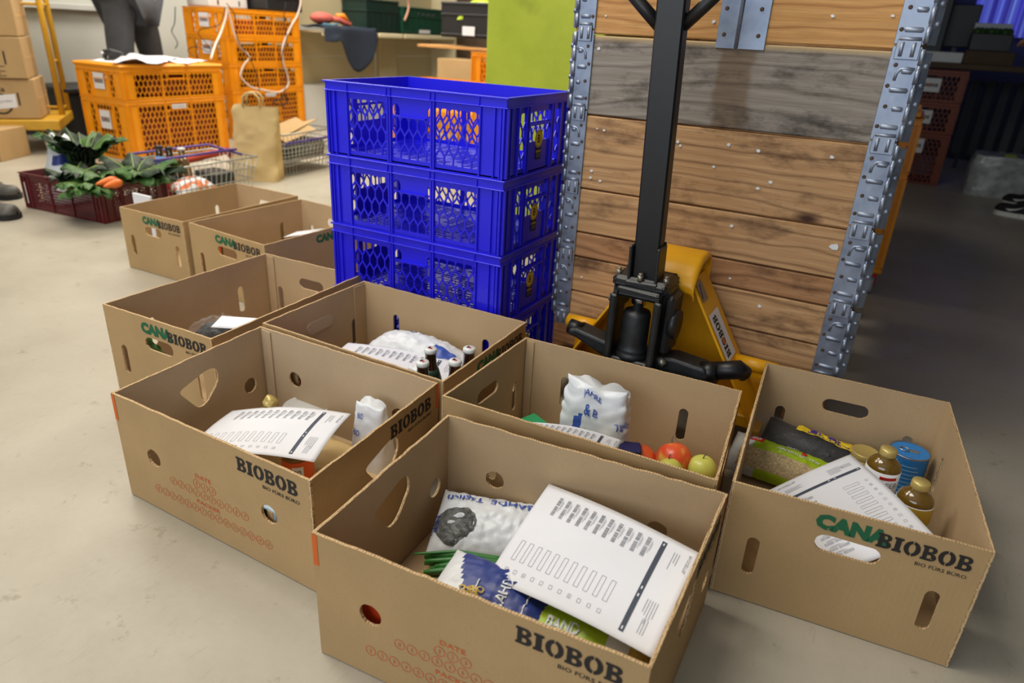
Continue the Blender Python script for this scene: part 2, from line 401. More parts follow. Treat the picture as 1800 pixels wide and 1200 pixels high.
def root(name, label, cat, loc=(0, 0, 0), rz=0, group=None, kind=None):
    o = bpy.data.objects.new(name, None); COL.objects.link(o); o.empty_display_size = .05
    o.location = loc; o.rotation_euler = (0, 0, rz)
    ROOTM[o.name] = (Matrix.Translation(loc) @ Matrix.Rotation(rz, 4, 'Z'))
    tag(o, label, cat, group, kind); return o
def tag(o, label=None, cat=None, group=None, kind=None):
    if label: o['label'] = label
    if cat: o['category'] = cat
    if group: o['group'] = group
    if kind: o['kind'] = kind
    return o
def rootof(o):
    while o.parent: o = o.parent
    return o
def build(mb, name, mats, parent=None, local=False, label=None, center=True):
    """one mesh object; vertices given in world coordinates unless local"""
    if not isinstance(mats, (list, tuple)): mats = [mats]
    me = bpy.data.meshes.new(name); vs = mb.v
    off = Vector((0, 0, 0))
    if parent is not None:
        if not local:
            Mi = ROOTM[rootof(parent).name].inverted(); vs = [Mi @ p for p in vs]
    elif center and vs:
        xs = [p.x for p in vs]; ys = [p.y for p in vs]
        off = Vector(((min(xs)+max(xs))/2, (min(ys)+max(ys))/2, min(p.z for p in vs))); vs = [p-off for p in vs]
    me.from_pydata([tuple(p) for p in vs], [], mb.f); me.validate()
    for m_ in mats: me.materials.append(m_ if not isinstance(m_, str) else M[m_])
    if len(me.polygons) == len(mb.f):
        me.polygons.foreach_set('material_index', mb.mi); me.polygons.foreach_set('use_smooth', mb.sm)
    o = bpy.data.objects.new(name, me); COL.objects.link(o)
    if parent is not None: o.parent = parent
    else: o.location = off
    if parent is None: ROOTM[o.name] = Matrix.Translation(off)
    if label: o['label'] = label
    return o
def soft(o, w=.003, seg=2):
    m_ = o.modifiers.new('bevel', 'BEVEL'); m_.width = w; m_.segments = seg; m_.limit_method = 'ANGLE'; return o
def struct(name, mb, mats, label=None, cat=None):
    o = build(mb, name, mats); o['kind'] = 'structure'
    tag(o, label, cat); return o
def copy_tree(o, parent=None):
    c = o.copy(); COL.objects.link(c); c.parent = parent
    for ch in list(o.children): copy_tree(ch, c)
    return c
def dup(o, loc, rz, label, group=None):
    c = copy_tree(o); c.location = loc; c.rotation_euler = (0, 0, rz); c['label'] = label
    if group: c['group'] = group
    ROOTM[c.name] = Matrix.Translation(loc) @ Matrix.Rotation(rz, 4, 'Z'); return c
# ---- flat outlines -> triangles
def fill2d(loops, thick=0):
    cu = bpy.data.curves.new('tmp', 'CURVE'); cu.dimensions = '2D'; cu.fill_mode = 'BOTH'; cu.extrude = thick/2
    for lp in loops:
        sp = cu.splines.new('POLY'); sp.points.add(len(lp)-1); sp.use_cyclic_u = True
        for k, p in enumerate(lp): sp.points[k].co = (p[0], p[1], 0, 1)
    return _curve_geo(cu)
def _curve_geo(cu):
    ob = bpy.data.objects.new('tmp', cu); COL.objects.link(ob)
    dg = bpy.context.evaluated_depsgraph_get(); me = bpy.data.meshes.new_from_object(ob.evaluated_get(dg))
    vs = [v.co.copy() for v in me.vertices]; fs = [list(p.vertices) for p in me.polygons]
    bpy.data.objects.remove(ob); bpy.data.meshes.remove(me); bpy.data.curves.remove(cu)
    return vs, fs
_tc = {}
def text2d(body, x0, y0, x1, y1, bold=.0):
    """built-in sans lettering fitted to a rectangle"""
    key = (body, bold)
    if key not in _tc:
        cu = bpy.data.curves.new('tmp', 'FONT'); cu.body = body; cu.fill_mode = 'FRONT'; cu.resolution_u = 2; cu.offset = bold
        _tc[key] = _curve_geo(cu)
    vs, fs = _tc[key]
    ax = min(v.x for v in vs); bx = max(v.x for v in vs); ay = min(v.y for v in vs); by = max(v.y for v in vs)
    kx = (x1-x0)/(bx-ax); ky = (y1-y0)/(by-ay)
    out = [Vector((x0+(v.x-ax)*kx, y0+(v.y-ay)*ky, 0)) for v in vs]
    if kx*ky < 0: fs = [f[::-1] for f in fs]
    return out, fs
def ell(cx, cy, rx, ry, n=20, a0=0): return [(cx+rx*math.cos(2*math.pi*k/n+a0), cy+ry*math.sin(2*math.pi*k/n+a0)) for k in range(n)]
def slabword(x0, y0, x1, y1, gap=.08):
    """the word BIOBOB in heavy slab-serif capitals with stencil cuts"""
    loops = []; widths = {'B': 1.0, 'I': .62, 'O': 1.08}
    word = 'BIOBOB'; tot = sum(widths[c] for c in word)+gap*5; h = y1-y0; k = (x1-x0)/tot; x = x0
    def halfell(cx, cy, rx, ry, n=9): return [(cx+rx*math.sin(math.pi*i/n), cy-ry*math.cos(math.pi*i/n)) for i in range(n+1)]
    for ci, c in enumerate(word):
        w_ = widths[c]*k
        if c == 'B':
            P = lambda a, b: (x+a*w_, y0+b*h)
            out = [P(0, 0)]+[P(*q) for q in halfell(.62, .265, .38, .265)]+[P(*q) for q in halfell(.60, .755, .34, .245)]
            out += [P(0, 1), P(0, .86), P(.10, .84), P(.10, .16), P(0, .14)]
            loops.append(out)
            loops.append([P(.40, .15)]+[P(*q) for q in halfell(.55, .275, .13, .125, 6)]+[P(.40, .40)])
            loops.append([P(.40, .62)]+[P(*q) for q in halfell(.54, .735, .12, .115, 6)]+[P(.40, .85)])
        elif c == 'I':
            P = lambda a, b: (x+a*w_, y0+b*h)
            loops.append([P(0, 0), P(1, 0), P(1, .15), P(.80, .17), P(.80, .83), P(1, .85), P(1, 1), P(0, 1), P(0, .85), P(.20, .83), P(.20, .17), P(0, .15)])
        else:
            cx, cy = x+w_/2, y0+h/2
            n = 28; g = .09
            for sgn in (1, -1):
                o_ = []; i_ = []
                for q in range(n//2+1):
                    a = -math.pi/2+g+(math.pi-2*g)*q/(n//2); a = a if sgn > 0 else math.pi-a
                    o_.append((cx+w_*.5*math.cos(a), cy+h*.52*math.sin(a))); i_.append((cx+w_*.2*math.cos(a), cy+h*.33*math.sin(a)))
                loops.append(o_+i_[::-1])
        x += w_+gap*k
    return fill2d(loops)
class Frame:
    """flat print surface: origin, unit u, unit v, outward normal"""
    def __init__(s, o, u, v=(0, 0, 1), n=None, off=.0007):
        s.o = Vector(o); s.u = Vector(u).normalized(); s.v = Vector(v).normalized()
        s.n = Vector(n) if n is not None else s.u.cross(s.v).normalized(); s.off = off
    def P(s, a, b, d=0): return s.o+s.u*a+s.v*b+s.n*(s.off+d)
def put(mb, geo, P, mi=0):
    vs, fs = geo; mb.add([P(v.x, v.y) for v in vs], fs, mi)
def rectgeo(x0, y0, x1, y1, nx=1, ny=1):
    vs = [Vector((x0+(x1-x0)*i/nx, y0+(y1-y0)*j/ny, 0)) for i in range(nx+1) for j in range(ny+1)]
    return vs, [(i*(ny+1)+j, (i+1)*(ny+1)+j, (i+1)*(ny+1)+j+1, i*(ny+1)+j+1) for i in range(nx) for j in range(ny)]
def mapS(S, d=.0008):
    def P(a, b):
        e = .01; p = Vector(S(a, b)); n = (Vector(S(a+e, b))-Vector(S(a-e, b))).cross(Vector(S(a, b+e))-Vector(S(a, b-e)))
        n = n.normalized() if n.length > 1e-12 else Vector((0, 0, 1))
        if n.z < 0 and d > 0 and P.up: n = -n
        return p+n*d
    P.up = True
    return P
def panel(loops, th, fr, mats_side=True):
    """flat board with holes, th thick inward from the frame; returns MB (0 outer, 1 edge, 2 inner)"""
    vs, fs = fill2d(loops, th); mb = MB(); pts = [fr.o+fr.u*v.x+fr.v*v.y+fr.n*(v.z-th/2) for v in vs]
    for f in fs:
        a, b, c = vs[f[0]], vs[f[1]], vs[f[2]]; zs = [vs[i].z for i in f]
        if max(zs)-min(zs) > th*.5: mi = 1
        elif zs[0] > 0: mi = 0
        else: mi = 2
        n = (pts[f[1]]-pts[f[0]]).cross(pts[f[2]]-pts[f[0]])
        if mi == 0 and n.dot(fr.n) < 0: f = f[::-1]
        if mi == 2 and n.dot(fr.n) > 0: f = f[::-1]
        mb.f.append(f); mb.mi.append(mi); mb.sm.append(False)
    mb.v = pts; return mb
# ---------------------------------------------------------------- the room
struct('floor', MB().box(-6.6, 3.4, -3.2, 9.2, -.05, 0), 'floor')
struct('ceiling', MB().box(-6.6, 3.4, -3.2, 9.2, 3.0, 3.05), 'ceil')
struct('wall_left', MB().box(-6.6, -6.3, -3.2, 9.2, 0, 3.0), 'white_wall')
struct('wall_back', MB().box(-6.3, -1.15, 7.9, 8.05, 0, 3.0), 'white_wall')
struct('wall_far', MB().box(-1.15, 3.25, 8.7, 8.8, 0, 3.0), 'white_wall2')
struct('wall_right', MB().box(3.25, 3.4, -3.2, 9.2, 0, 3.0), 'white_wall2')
struct('light_block_partition', MB().box(-1.43, -1.28, 3.85, 7.9, 0, 3.0), 'white_wall2')  # unseen wall, added to keep the hall lights out of the dark room
struct('light_block_header', MB().box(-1.25, 3.25, 3.35, 3.55, 2.05, 3.0), 'white_wall2')  # unseen lintel, added to block overhead light towards the dark room
struct('trim_1', MB().bbox(-6.3, -6.24, 1.2, 4.3, .955, 1.0, .004), 'white_plastic')
struct('baseboard_left', MB().box(-6.3, -6.285, -3.2, 7.9, 0, .07), 'white_wall2')
# concrete column
pm = MB()
pm.bbox(-1.905, -1.28, 3.2, 3.85, 0, 3.0, .008)
o = struct('pillar', pm, 'pillar')
# ---------------------------------------------------------------- plastic crates
def hexholes(x0, x1, z0, z1, px, rz, wall, mirror=False):
    out = []; row = 0; z = z0+rz*.4
    def clip(poly):
        for ax, lim, sg in ((0, x0, 1), (0, x1, -1), (1, z0, 1), (1, z1, -1)):
            q = []
            for i, p in enumerate(poly):
                a = poly[i-1]; ina = (a[ax]-lim)*sg >= 0; inp = (p[ax]-lim)*sg >= 0
                if ina != inp:
                    t = (lim-a[ax])/(p[ax]-a[ax]); q.append((a[0]+(p[0]-a[0])*t, a[1]+(p[1]-a[1])*t))
                if inp: q.append(p)
            poly = q
            if len(poly) < 3: return None
        ar = abs(sum(poly[i-1][0]*poly[i][1]-poly[i][0]*poly[i-1][1] for i in range(len(poly))))/2
        return poly if ar > (px*rz)*.08 else None
    while z < z1+rz:
        x = x0+px*(.5 if row % 2 == 0 else 0)
        while x < x1+px*.5:
            hx, hz = px/2-wall/2, rz-wall*.7
            p = clip([(x, z+hz), (x-hx, z+hz*.33), (x-hx, z-hz*.33), (x, z-hz), (x+hx, z-hz*.33), (x+hx, z+hz*.33)])
            if p: out.append(p)
            x += px
        z += rz*1.38; row += 1
    return out
def rectl(x0, x1, z0, z1): return [(x0, z0), (x1, z0), (x1, z1), (x0, z1)]
def make_crate(name, label, cat, L, W, h, m_, px, rz, wall, style='blue', group=None, base_holes=True, rimh=.027, inner=None):
    r = root(name, label, cat, group=group)
    ins = .009
    def wallpart(nm, length, frame, secs, endwall):
        loops = [rectl(-length/2, length/2, 0, h)]; ztop = h-rimh-.016; zb = .018
        for (a, b, special) in secs:
            if special == 'grip' and not endwall:
                loops += hexholes(a, b, zb, ztop-.034, px, rz, wall)
                loops += hexholes(a, a+(b-a)*.22, ztop-.030, ztop, px, rz, wall) + hexholes(b-(b-a)*.1, b, ztop-.030, ztop, px, rz, wall)
                if style == 'orange': loops.append(rectl(a+(b-a)*.22+.006, b-(b-a)*.1-.006, ztop-.026, ztop-.002))
            elif special == 'grip':
                if style == 'blue':
                    loops += hexholes(a, b, ztop-.026, ztop, px, rz, wall) + hexholes(a, b, ztop-.078, ztop-.034, px, rz, wall)
                else:
                    loops += hexholes(a, b, ztop-.03, ztop, px, rz, wall)
                    if h > .3: loops += hexholes(a, b, zb, h*.50, px, rz, wall)
            else: loops += hexholes(a, b, zb, ztop, px, rz, wall)
        mb = panel(loops, .003, frame)
        # ribs
        P = lambda a, b_, d: frame.o+frame.u*a+frame.v*b_+frame.n*d
        def rib(a, wd, dp, z0=.004, z1=None):
            z1 = z1 or h-rimh
            vs = [P(a+s*wd/2, z, d) for z in (z0, z1) for d in (0, dp) for s in (-1, 1)]
            mb.add(vs, [(0, 2, 3, 1), (4, 5, 7, 6), (0, 1, 5, 4), (1, 3, 7, 5), (3, 2, 6, 7), (2, 0, 4, 6)])
        for (a, b, s_) in secs: rib(a-.003, .005, .006); rib(b+.003, .005, .006)
        for e in (-1, 1):
            for d_ in ((.012, .03) if length > .5 else (.010, .024)): rib(e*(length/2-d_), .003, .006)
            rib(e*(length/2-.003), .006, .008)
        for (a, b, s_) in secs:
            if s_ == 'grip':
                z_ = ztop-.032; w2 = b-a; xa = a+(w2*.22 if not endwall else 0); xb = b-(w2*.1 if not endwall else 0)
                vs = [P(x, z, d) for z in (z_-.002, z_+.002) for d in (0, .009) for x in (xa, xb)]
                mb.add(vs, [(0, 2, 3, 1), (4, 5, 7, 6), (0, 1, 5, 4), (1, 3, 7, 5), (3, 2, 6, 7), (2, 0, 4, 6)])
        return build(mb, nm, [m_]*3, r, local=True)
    s = L/.6; k = W/.4
    wide = .232 if style == 'orange' else .215
    a0, a1 = -wide*s, wide*s; t = (a1-a0)/3; g = (.005 if style == 'orange' else .007)*s
    longs = [(a0, a0+t-g, None), (a0+t+g, a0+2*t-g, 'grip'), (a0+2*t+g, a1, None)]
    ends = [(-.125*k, -.085*k, None), (-.066*k, .066*k, 'grip'), (.085*k, .125*k, None)]
    y = W/2-ins; x = L/2-ins
    wallpart('side_wall', L-2*ins, Frame((0, -y, 0), (1, 0, 0), off=0), longs, False)
    wallpart('side_wall', L-2*ins, Frame((0, y, 0), (-1, 0, 0), off=0), longs, False)
    ew1 = wallpart('end_wall', W-2*ins, Frame((x, 0, 0), (0, 1, 0), off=0), ends, True)
    ew2 = wallpart('end_wall', W-2*ins, Frame((-x, 0, 0), (0, -1, 0), off=0), ends, True)
    rm = MB()
    def ring(z0, z1, o_, i_):
        for (xa, xb, ya, yb) in ((-L/2+o_, L/2-o_, -W/2+o_, -W/2+i_), (-L/2+o_, L/2-o_, W/2-i_, W/2-o_), (-L/2+o_, -L/2+i_, -W/2+i_, W/2-i_), (L/2-i_, L/2-o_, -W/2+i_, W/2-i_)):
            rm.bbox(xa, xb, ya, yb, z0, z1, .0012)
    ring(h-.005, h, 0, .010); ring(h-rimh, h-rimh+.003, 0.001, .010); ring(h-rimh, h, .005, .008)
    for xx in [q for a, b, c in longs for q in (a, b)]:
        for sy in (-1, 1): rm.box(xx-.0015, xx+.0015, sy*(W/2-.0055)-.0045, sy*(W/2-.0055)+.0045, h-rimh, h-.003)
    build(rm, 'rim', m_, r, local=True)
    bb = MB(); loops = [rectl(-L/2+ins, L/2-ins, -W/2+ins, W/2-ins)]
    if base_holes:
        nx, ny = 11, 17
        for i in range(nx):
            for j in range(ny):
                cx = -L/2+.04*s+(L-.08*s)*(i+.5)/nx; cy = -W/2+.035*k+(W-.07*k)*(j+.5)/ny
                if (i+j//2) % 4 == 0: continue
                loops.append(rectl(cx-.019*s, cx+.019*s, cy-.0065*k, cy+.0065*k))
    vs, fs = fill2d(loops, .004)
    build(MB().add([(v.x, v.y, v.z+.005) for v in vs], fs), 'base', m_, r, local=True)
    return r, ew1, ew2
# --- blue stack
def sticker_logo(r, x, z, s=1):
    fr = Frame((x, 0, z), (0, 1, 0), off=.0015); m = MB()
    put(m, fill2d([ell(0, 0, .024, .024, 28)]), lambda a, b: fr.P(a, b), 0)
    put(m, fill2d([ell(0, 0, .0215, .0215, 28), ell(0, 0, .020, .020, 28)]), lambda a, b: fr.P(a, b, .0003), 1)
    put(m, text2d('B', -.0075, -.011, .0075, .011, .02), lambda a, b: fr.P(a, b, .0004), 1)
    for q in (-1, 1): put(m, fill2d([ell(q*.0155, 0, .0016, .0016, 8)]), lambda a, b: fr.P(a, b, .0004), 1)
    put(m, rectgeo(-.016, -.056, .016, -.022), lambda a, b: fr.P(a, b, -.0004), 2)
    put(m, text2d('BIOBOB', -.014, -.037, .014, -.030, .02), lambda a, b: fr.P(a, b, .0002), 0)
    for q in range(3): put(m, rectgeo(-.012, -.042-q*.004, .012, -.0405-q*.004), lambda a, b: fr.P(a, b, .0002), 3)
    build(m, 'round_logo_sticker', ['lab_yellow', 'ink', 'cloth_black', 'silver'], r, local=True, label='round yellow logo with a black letter B over a small dark tag')
bl, e1, e2 = make_crate('plastic_crate', 'bright blue perforated crate, topmost and open, of the blue stack of four', 'crate', .6, .4, .2036, 'blue', .0285, .0285, .0040, group='blue crates in a stack')
sticker_logo(bl, .291, .088)
BX, BY = -1.165, 1.765
names = ['blue perforated crate at the bottom of the blue stack, mostly hidden by cardboard boxes', 'blue perforated plastic crate, third from the top of the blue stack', 'bright blue perforated plastic crate, second from the top of the blue stack']
for i in range(3): dup(bl, (BX, BY, .002+.2037*i), .004, names[i])
bl.location = (BX, BY, .002+.2037*3); bl.rotation_euler = (0, 0, .006); ROOTM[bl.name] = Matrix.Translation(bl.location)
# --- orange crates
def word_label(r, nm, fr, w_, h_, small=False):
    m = MB(); put(m, rectgeo(-w_/2, -h_/2, w_/2, h_/2), lambda a, b: fr.P(a, b))
    for s_ in (1,): m.box(0, 0, 0, 0, 0, 0) if False else None
    if small:
        put(m, text2d('BIO FÜRS BÜRO', -w_*.42, -h_*.2, w_*.42, h_*.2), lambda a, b: fr.P(a, b, .001), 1)
    else:
        vs, fs = slabword(-w_*.40, -h_*.13, w_*.40, h_*.13); put(m, (vs, fs), lambda a, b: fr.P(a, b, .001), 1)
        put(m, fill2d([ell(-w_*.07, h_*.02, w_*.06, h_*.09, 14)]), lambda a, b: fr.P(a, b, .0014), 2)
    return build(m, nm, ['label', 'ink', 'orange_tape'], r, local=True, label='white sticker reading BIOBOB' if not small else 'narrow white sticker')
osml, a_, b_ = make_crate('plastic_crate', 'x', 'crate', .83, .51, .2085, 'orange', .0345, .0285, .0046, 'orange', base_holes=False)
word_label(osml, 'label', Frame((-.4115, .0, .115), (0, -1, 0), off=.002), .115, .105)
obig, a_, b_ = make_crate('plastic_crate', 'x', 'crate', .83, .51, .405, 'orange', .0345, .0285, .0046, 'orange', base_holes=False)
word_label(obig, 'label', Frame((-.4115, .0, .265), (0, -1, 0), off=.002), .115, .125)
word_label(obig, 'label', Frame((0, -.252, .353), (1, 0, 0), off=.003), .12, .03, True)
OX, OY = -4.93, 3.50
R90 = math.pi/2
obig.location = (OX, OY, .0); obig.rotation_euler = (0, 0, R90); obig['label'] = 'tall orange crate with a white sticker, standing behind the maroon produce crate'
osml.location = (OX, OY, .4055); osml.rotation_euler = (0, 0, R90); osml['label'] = 'shallow orange crate with a white sticker, under the orange lid with papers on it'
for q in (obig, osml): q['group'] = 'orange crates'
ROOTM[obig.name] = Matrix.Translation(obig.location) @ Matrix.Rotation(R90, 4, 'Z')
# liners inside (dark red goods seen through the mesh)
m = MB(); m.bbox(OX-.215, OX+.215, OY-.37, OY+.37, .012, .37, .01)
tag(build(m, 'goods_bag', mat('dark_red_liner', (128, 44, 24), .6, var=.5, vs=18)), 'dark red bagged goods filling the tall orange crate behind the produce', 'bag')
m = MB(); m.bbox(OX-.215, OX+.215, OY-.20, OY+.37, .424, .56, .01)
tag(build(m, 'goods_bag', bpy.data.materials['dark_red_liner']), 'dark red bagged goods seen through the shallow orange crate under the lid', 'bag')
m = MB(); m.bbox(OX-.262, OX+.262, OY-.422, OY+.422, .615, .636, .008); m.bbox(OX-.225, OX+.225, OY-.385, OY+.385, .636, .639, .002)
tag(build(m, 'crate_lid', 'orange'), 'flat orange plastic lid with papers and a black stapler on it', 'lid')
O2X, O2Y = -5.27, 4.70
obig2 = dup(obig, (O2X, O2Y, 0), R90, 'tall orange crate at the bottom of the rear stack, behind the tan paper bag')
lab = ['orange crate second from the bottom of the rear stack, behind the white cable', 'orange crate third from the bottom of the rear stack, white-stickered, behind the cables', 'topmost orange crate of the rear stack, below the black case']
for i in range(3): dup(osml, (O2X, O2Y, .4055+.2088*i), R90, lab[i])
m = MB(); m.bbox(O2X-.21, O2X+.21, O2Y-.1, O2Y+.37, .015, .37, .01)
tag(build(m, 'goods_bag', bpy.data.materials['dark_red_liner']), 'dark red goods inside the bottom crate of the rear orange stack', 'bag')
for i in range(3):
    m = MB(); m.bbox(O2X-.2, O2X+.2, O2Y-.12, O2Y+.37, .415+.2085*i, .54+.2085*i, .01)
    tag(build(m, 'goods_bag', bpy.data.materials['dark_red_liner']), 'dark red goods inside the %s crate of the rear orange stack' % ['second', 'third', 'topmost'][i], 'bag')
# crates behind the blue stack, left of the pillar
c3 = dup(obig, (-2.98, 4.56, 0), 0, 'tall orange crate on the floor, seen through the holes of the blue crates')
c4 = dup(osml, (-2.98, 4.56, .4055), 0, 'shallow orange crate whose rim shows above the blue stack')
c5 = dup(obig, (-2.76, 5.35, 0), 0, 'tall orange crate at the bottom of the column left of the lime pillar')
c6 = dup(obig, (-2.76, 5.35, .4055), 0, 'upper tall orange crate beside the lime pillar, under the wooden board')
for c in (c3, c4): c.rotation_euler = (0, 0, math.pi)
# ---------------------------------------------------------------- maroon crate
mar, a_, b_ = make_crate('produce_crate', 'maroon perforated plastic crate on the floor, full of leafy greens', 'crate', .6, .4, .185, 'maroon', .014, .0105, .0034, 'orange', rimh=.02, base_holes=False)
ml = Vector((-3.928, 1.939, 0)); ma = math.radians(4.5)
mc = ml+Vector((.3*math.cos(ma)-.2*math.sin(ma), .3*math.sin(ma)+.2*math.cos(ma), 0))
mar.location = mc; mar.rotation_euler = (0, 0, ma); ROOTM[mar.name] = Matrix.Translation(mc) @ Matrix.Rotation(ma, 4, 'Z')
MT = ROOTM[mar.name]
m = MB(); m.box(-.27, -.266, -.194, -.1935, .06, .15); 
# ---------------------------------------------------------------- cardboard boxes
BOXH = .2515
def wob(length, h, amp, step=.02):
    n = int(length/step); pts = [(0, 0), (length, 0), (length, h)]
    for i in range(1, n):
        x = length*(1-i/n); pts.append((x, h+random.uniform(-amp, amp)))
    pts.append((0, h)); return pts
def stadium(cx, cz, w_, h_, n=7):
    out = []; r = min(w_, h_)/2
    if w_ > h_:
        d = w_/2-r
        for i in range(n+1): a = -math.pi/2+math.pi*i/n; out.append((cx+d+r*math.cos(a), cz+r*math.sin(a)))
        for i in range(n+1): a = math.pi/2+math.pi*i/n; out.append((cx-d+r*math.cos(a), cz+r*math.sin(a)))
    else:
        d = h_/2-r
        for i in range(n+1): a = math.pi*i/n; out.append((cx+r*math.cos(a), cz+d+r*math.sin(a)))
        for i in range(n+1): a = math.pi+math.pi*i/n; out.append((cx+r*math.cos(a), cz-d+r*math.sin(a)))
    return out
def rag(lp, a=.0006): return [(x+random.uniform(-a, a), y+random.uniform(-a, a)) for x, y in lp]
def roundpoly(P, r, n=4):
    out = []
    for i in range(len(P)):
        p = Vector(P[i]); a = (Vector(P[i-1])-p).normalized(); b = (Vector(P[(i+1) % len(P)])-p).normalized()
        A, B = p+a*r, p+b*r
        for k in range(n+1):
            t = k/n; q = A*(1-t)**2+p*2*t*(1-t)+B*t*t; out.append((q.x, q.y))
    return out
TRI = [(.148, .182), (.195, .118), (.222, .121), (.264, .165), (.262, .198), (.235, .205)]
def date_print():
    g = MB(); P = lambda a, b: Vector((a, b, 0)); r = .0098
    def ring(cx, cz, ch):
        put(g, fill2d([ell(cx, cz, r, r, 18), ell(cx, cz, r-.0011, r-.0011, 18)]), P)
        wd = .0042 if len(ch) == 1 else .007
        put(g, text2d(ch, cx-wd/2*(.5 if ch == '1' else 1), cz-.004, cx+wd/2*(.5 if ch == '1' else 1), cz+.004, .0), P)
    put(g, text2d('DATE', .232, .137, .276, .146, .015), P)
    for i in range(3): ring(.232+.0225*i, .122, str(i+1))
    for i in range(10): ring(.160+.0225*i, .0995, str(i))
    put(g, text2d('PACKER', .225, .0735, .292, .0825, .015), P)
    for i in range(15): ring(.104+.0225*i, .058, str(i+1))
    return g
DP = None
def cbox(name, label, L, F, R, B, kind, logos, H=BOXH, ragged=.0008, th=.005, pale='card_in', flap=None, closed_handle=False, group='open cardboard boxes on the floor'):
    global DP
    L, F, R, B = [Vector((*p, 0)) for p in (L, F, R, B)]
    c = (L+F+R+B)/4; yaw = math.atan2((F-L).y, (F-L).x)
    r = root(name, label, 'box', c, yaw, group)
    faces = {'front': (L, F), 'right': (F, R), 'back': (R, B), 'left': (B, L)}
    shortfaces = ('left', 'right') if kind in ('BIO', 'CANA_long') else ('front', 'back')
    for fn, (a, b) in faces.items():
        le = (b-a).length; fr = Frame(a+Vector((0, 0, .002)), b-a, off=0); hol = []
        short = fn in shortfaces
        if kind == 'BIO':
            if short:
                mirror = (fn == 'left'); f = lambda x: (le-x) if mirror else x
                if fn == 'left' or True:
                    tri = roundpoly(TRI, .014); hol.append(rag([(f(x), z) for x, z in tri]))
                    hol.append(rag(ell(f(.357), .107, .0205, .0205, 18)))
            else:
                for x in (.106, .43): hol.append(rag(ell(x*le/.54, .131, .0205, .0205, 18)))
        else:
            if short:
                k = le/.405
                if not (closed_handle and fn == 'left'): hol.append(rag(stadium(.205*k, .177, .104*k, .035, 8)))
                for x in (.058, .347): hol.append(rag(stadium(x*k, .103, .0225, .084)))
            else:
                for x in (.122, .436): hol.append(rag(stadium(x*le/.56, .126, .0225, .086)))
        mb = panel([wob(le, H-.002, ragged)]+hol, th, fr)
        build(mb, fn+'_panel', ['card_out', 'card_edge', pale], r)
        if closed_handle and fn == 'left':
            m = MB(); k = le/.405; vs, fs = fill2d([stadium(.205*k, .177, .104*k, .035, 8)], .002)
            m.add([fr.P(v.x, v.y, -th-.0012+v.z) for v in vs], fs); build(m, 'handle_flap', 'card_in2', r)
    # floor of the box: two flaps over a full sheet, with a seam
    q = [p+(c-p).normalized()*.008 for p in (L, F, R, B)]
    vs = [p+Vector((0, 0, .003)) for p in q]+[p+Vector((0, 0, .008)) for p in q]
    m = MB().add(vs, [(3, 2, 1, 0), (4, 5, 6, 7), (0, 1, 5, 4), (1, 2, 6, 5), (2, 3, 7, 6), (3, 0, 4, 7)])
    a1, a2 = (q[0]*.52+q[3]*.48), (q[1]*.52+q[2]*.48); b1, b2 = (q[0]*.49+q[3]*.51), (q[1]*.49+q[2]*.51)
    for P4 in ((q[0], q[1], a2, a1), (b1, b2, q[2], q[3])):
        vs = [p+Vector((0, 0, .0085)) for p in P4]+[p+Vector((0, 0, .0125)) for p in P4]
        m.add(vs, [(3, 2, 1, 0), (4, 5, 6, 7), (0, 1, 5, 4), (1, 2, 6, 5), (2, 3, 7, 6), (3, 0, 4, 7)])
    build(m, 'bottom_panel', 'card_in', r)
    if flap:
        for (a, b, x0, wd) in flap:
            a_, b_ = {'L': L, 'F': F, 'R': R, 'B': B}[a], {'L': L, 'F': F, 'R': R, 'B': B}[b]
            u = (b_-a_).normalized(); n = u.cross(Vector((0, 0, 1))); s = 1 if n.dot(c-a_) > 0 else -1
            fr = Frame(a_+n*s*(th+.0005)+u*x0, u, n=n*s, off=0)
            vs, fs = fill2d([[(0, .02), (wd, .012), (wd, H-.006), (0, H-.003)]], .003)
            build(MB().add([fr.P(v.x, v.y, .002+v.z) for v in vs], fs), 'glue_flap', pale, r)
    # printing
    for (fn, what) in logos:
        a, b = faces[fn]; le = (b-a).length; fr = Frame(a+Vector((0, 0, 0)), b-a, off=.0007)
        if what == 'bio':
            x1 = le-.032; x0 = x1-.152
            m = MB(); vs, fs = slabword(x0, .204, x1, .234); put(m, (vs, fs), fr.P); build(m, 'printed_logo', 'ink', r, label='black BIOBOB lettering')
            m = MB(); put(m, text2d('BIO FÜRS BÜRO', x0+.064, .1885, x1+.003, .1975, .01), fr.P); build(m, 'printed_line', 'ink', r, label='small BIO FÜRS BÜRO lettering')
        if what == 'date':
            if DP is None: DP = date_print()
            m = MB(); m.add([fr.P(v.x*le/.54, v.y-.0) for v in DP.v], DP.f); build(m, 'printed_date_grid', 'ink_orange', r, label='orange DATE and PACKER number rings')
        if what == 'tapeL' or what == 'tapeR':
            w_ = .010; x0 = 0 if what == 'tapeL' else le-w_
            m = MB(); put(m, rectgeo(x0, .190, x0+w_, .2495, 1, 1), lambda p, q_: fr.P(p, q_)); build(m, 'edge_mark', 'orange_tape', r, label='orange corner mark')
        if what == 'cana':
            k = le/.405 if le < .5 else 1; dx = 0 if le < .5 else .09
            m = MB(); put(m, text2d('CANA', .146*k+dx, .206, .262*k+dx, .238, .075), fr.P); build(m, 'printed_word', 'ink_green', r, label='green CANA lettering')
            m = MB(); vs, fs = slabword(.243*k+dx, .203, .383*k+dx, .2315); put(m, (vs, fs), lambda p, q_: fr.P(p, q_, .0004)); build(m, 'printed_logo', 'ink', r, label='black BIOBOB lettering')
            m = MB(); put(m, text2d('BIO FÜRS BÜRO', .306*k+dx, .188, .381*k+dx, .1965, .01), fr.P); build(m, 'printed_line', 'ink', r, label='small BIO FÜRS BÜRO lettering')
    return r
N = 'cardboard_box'
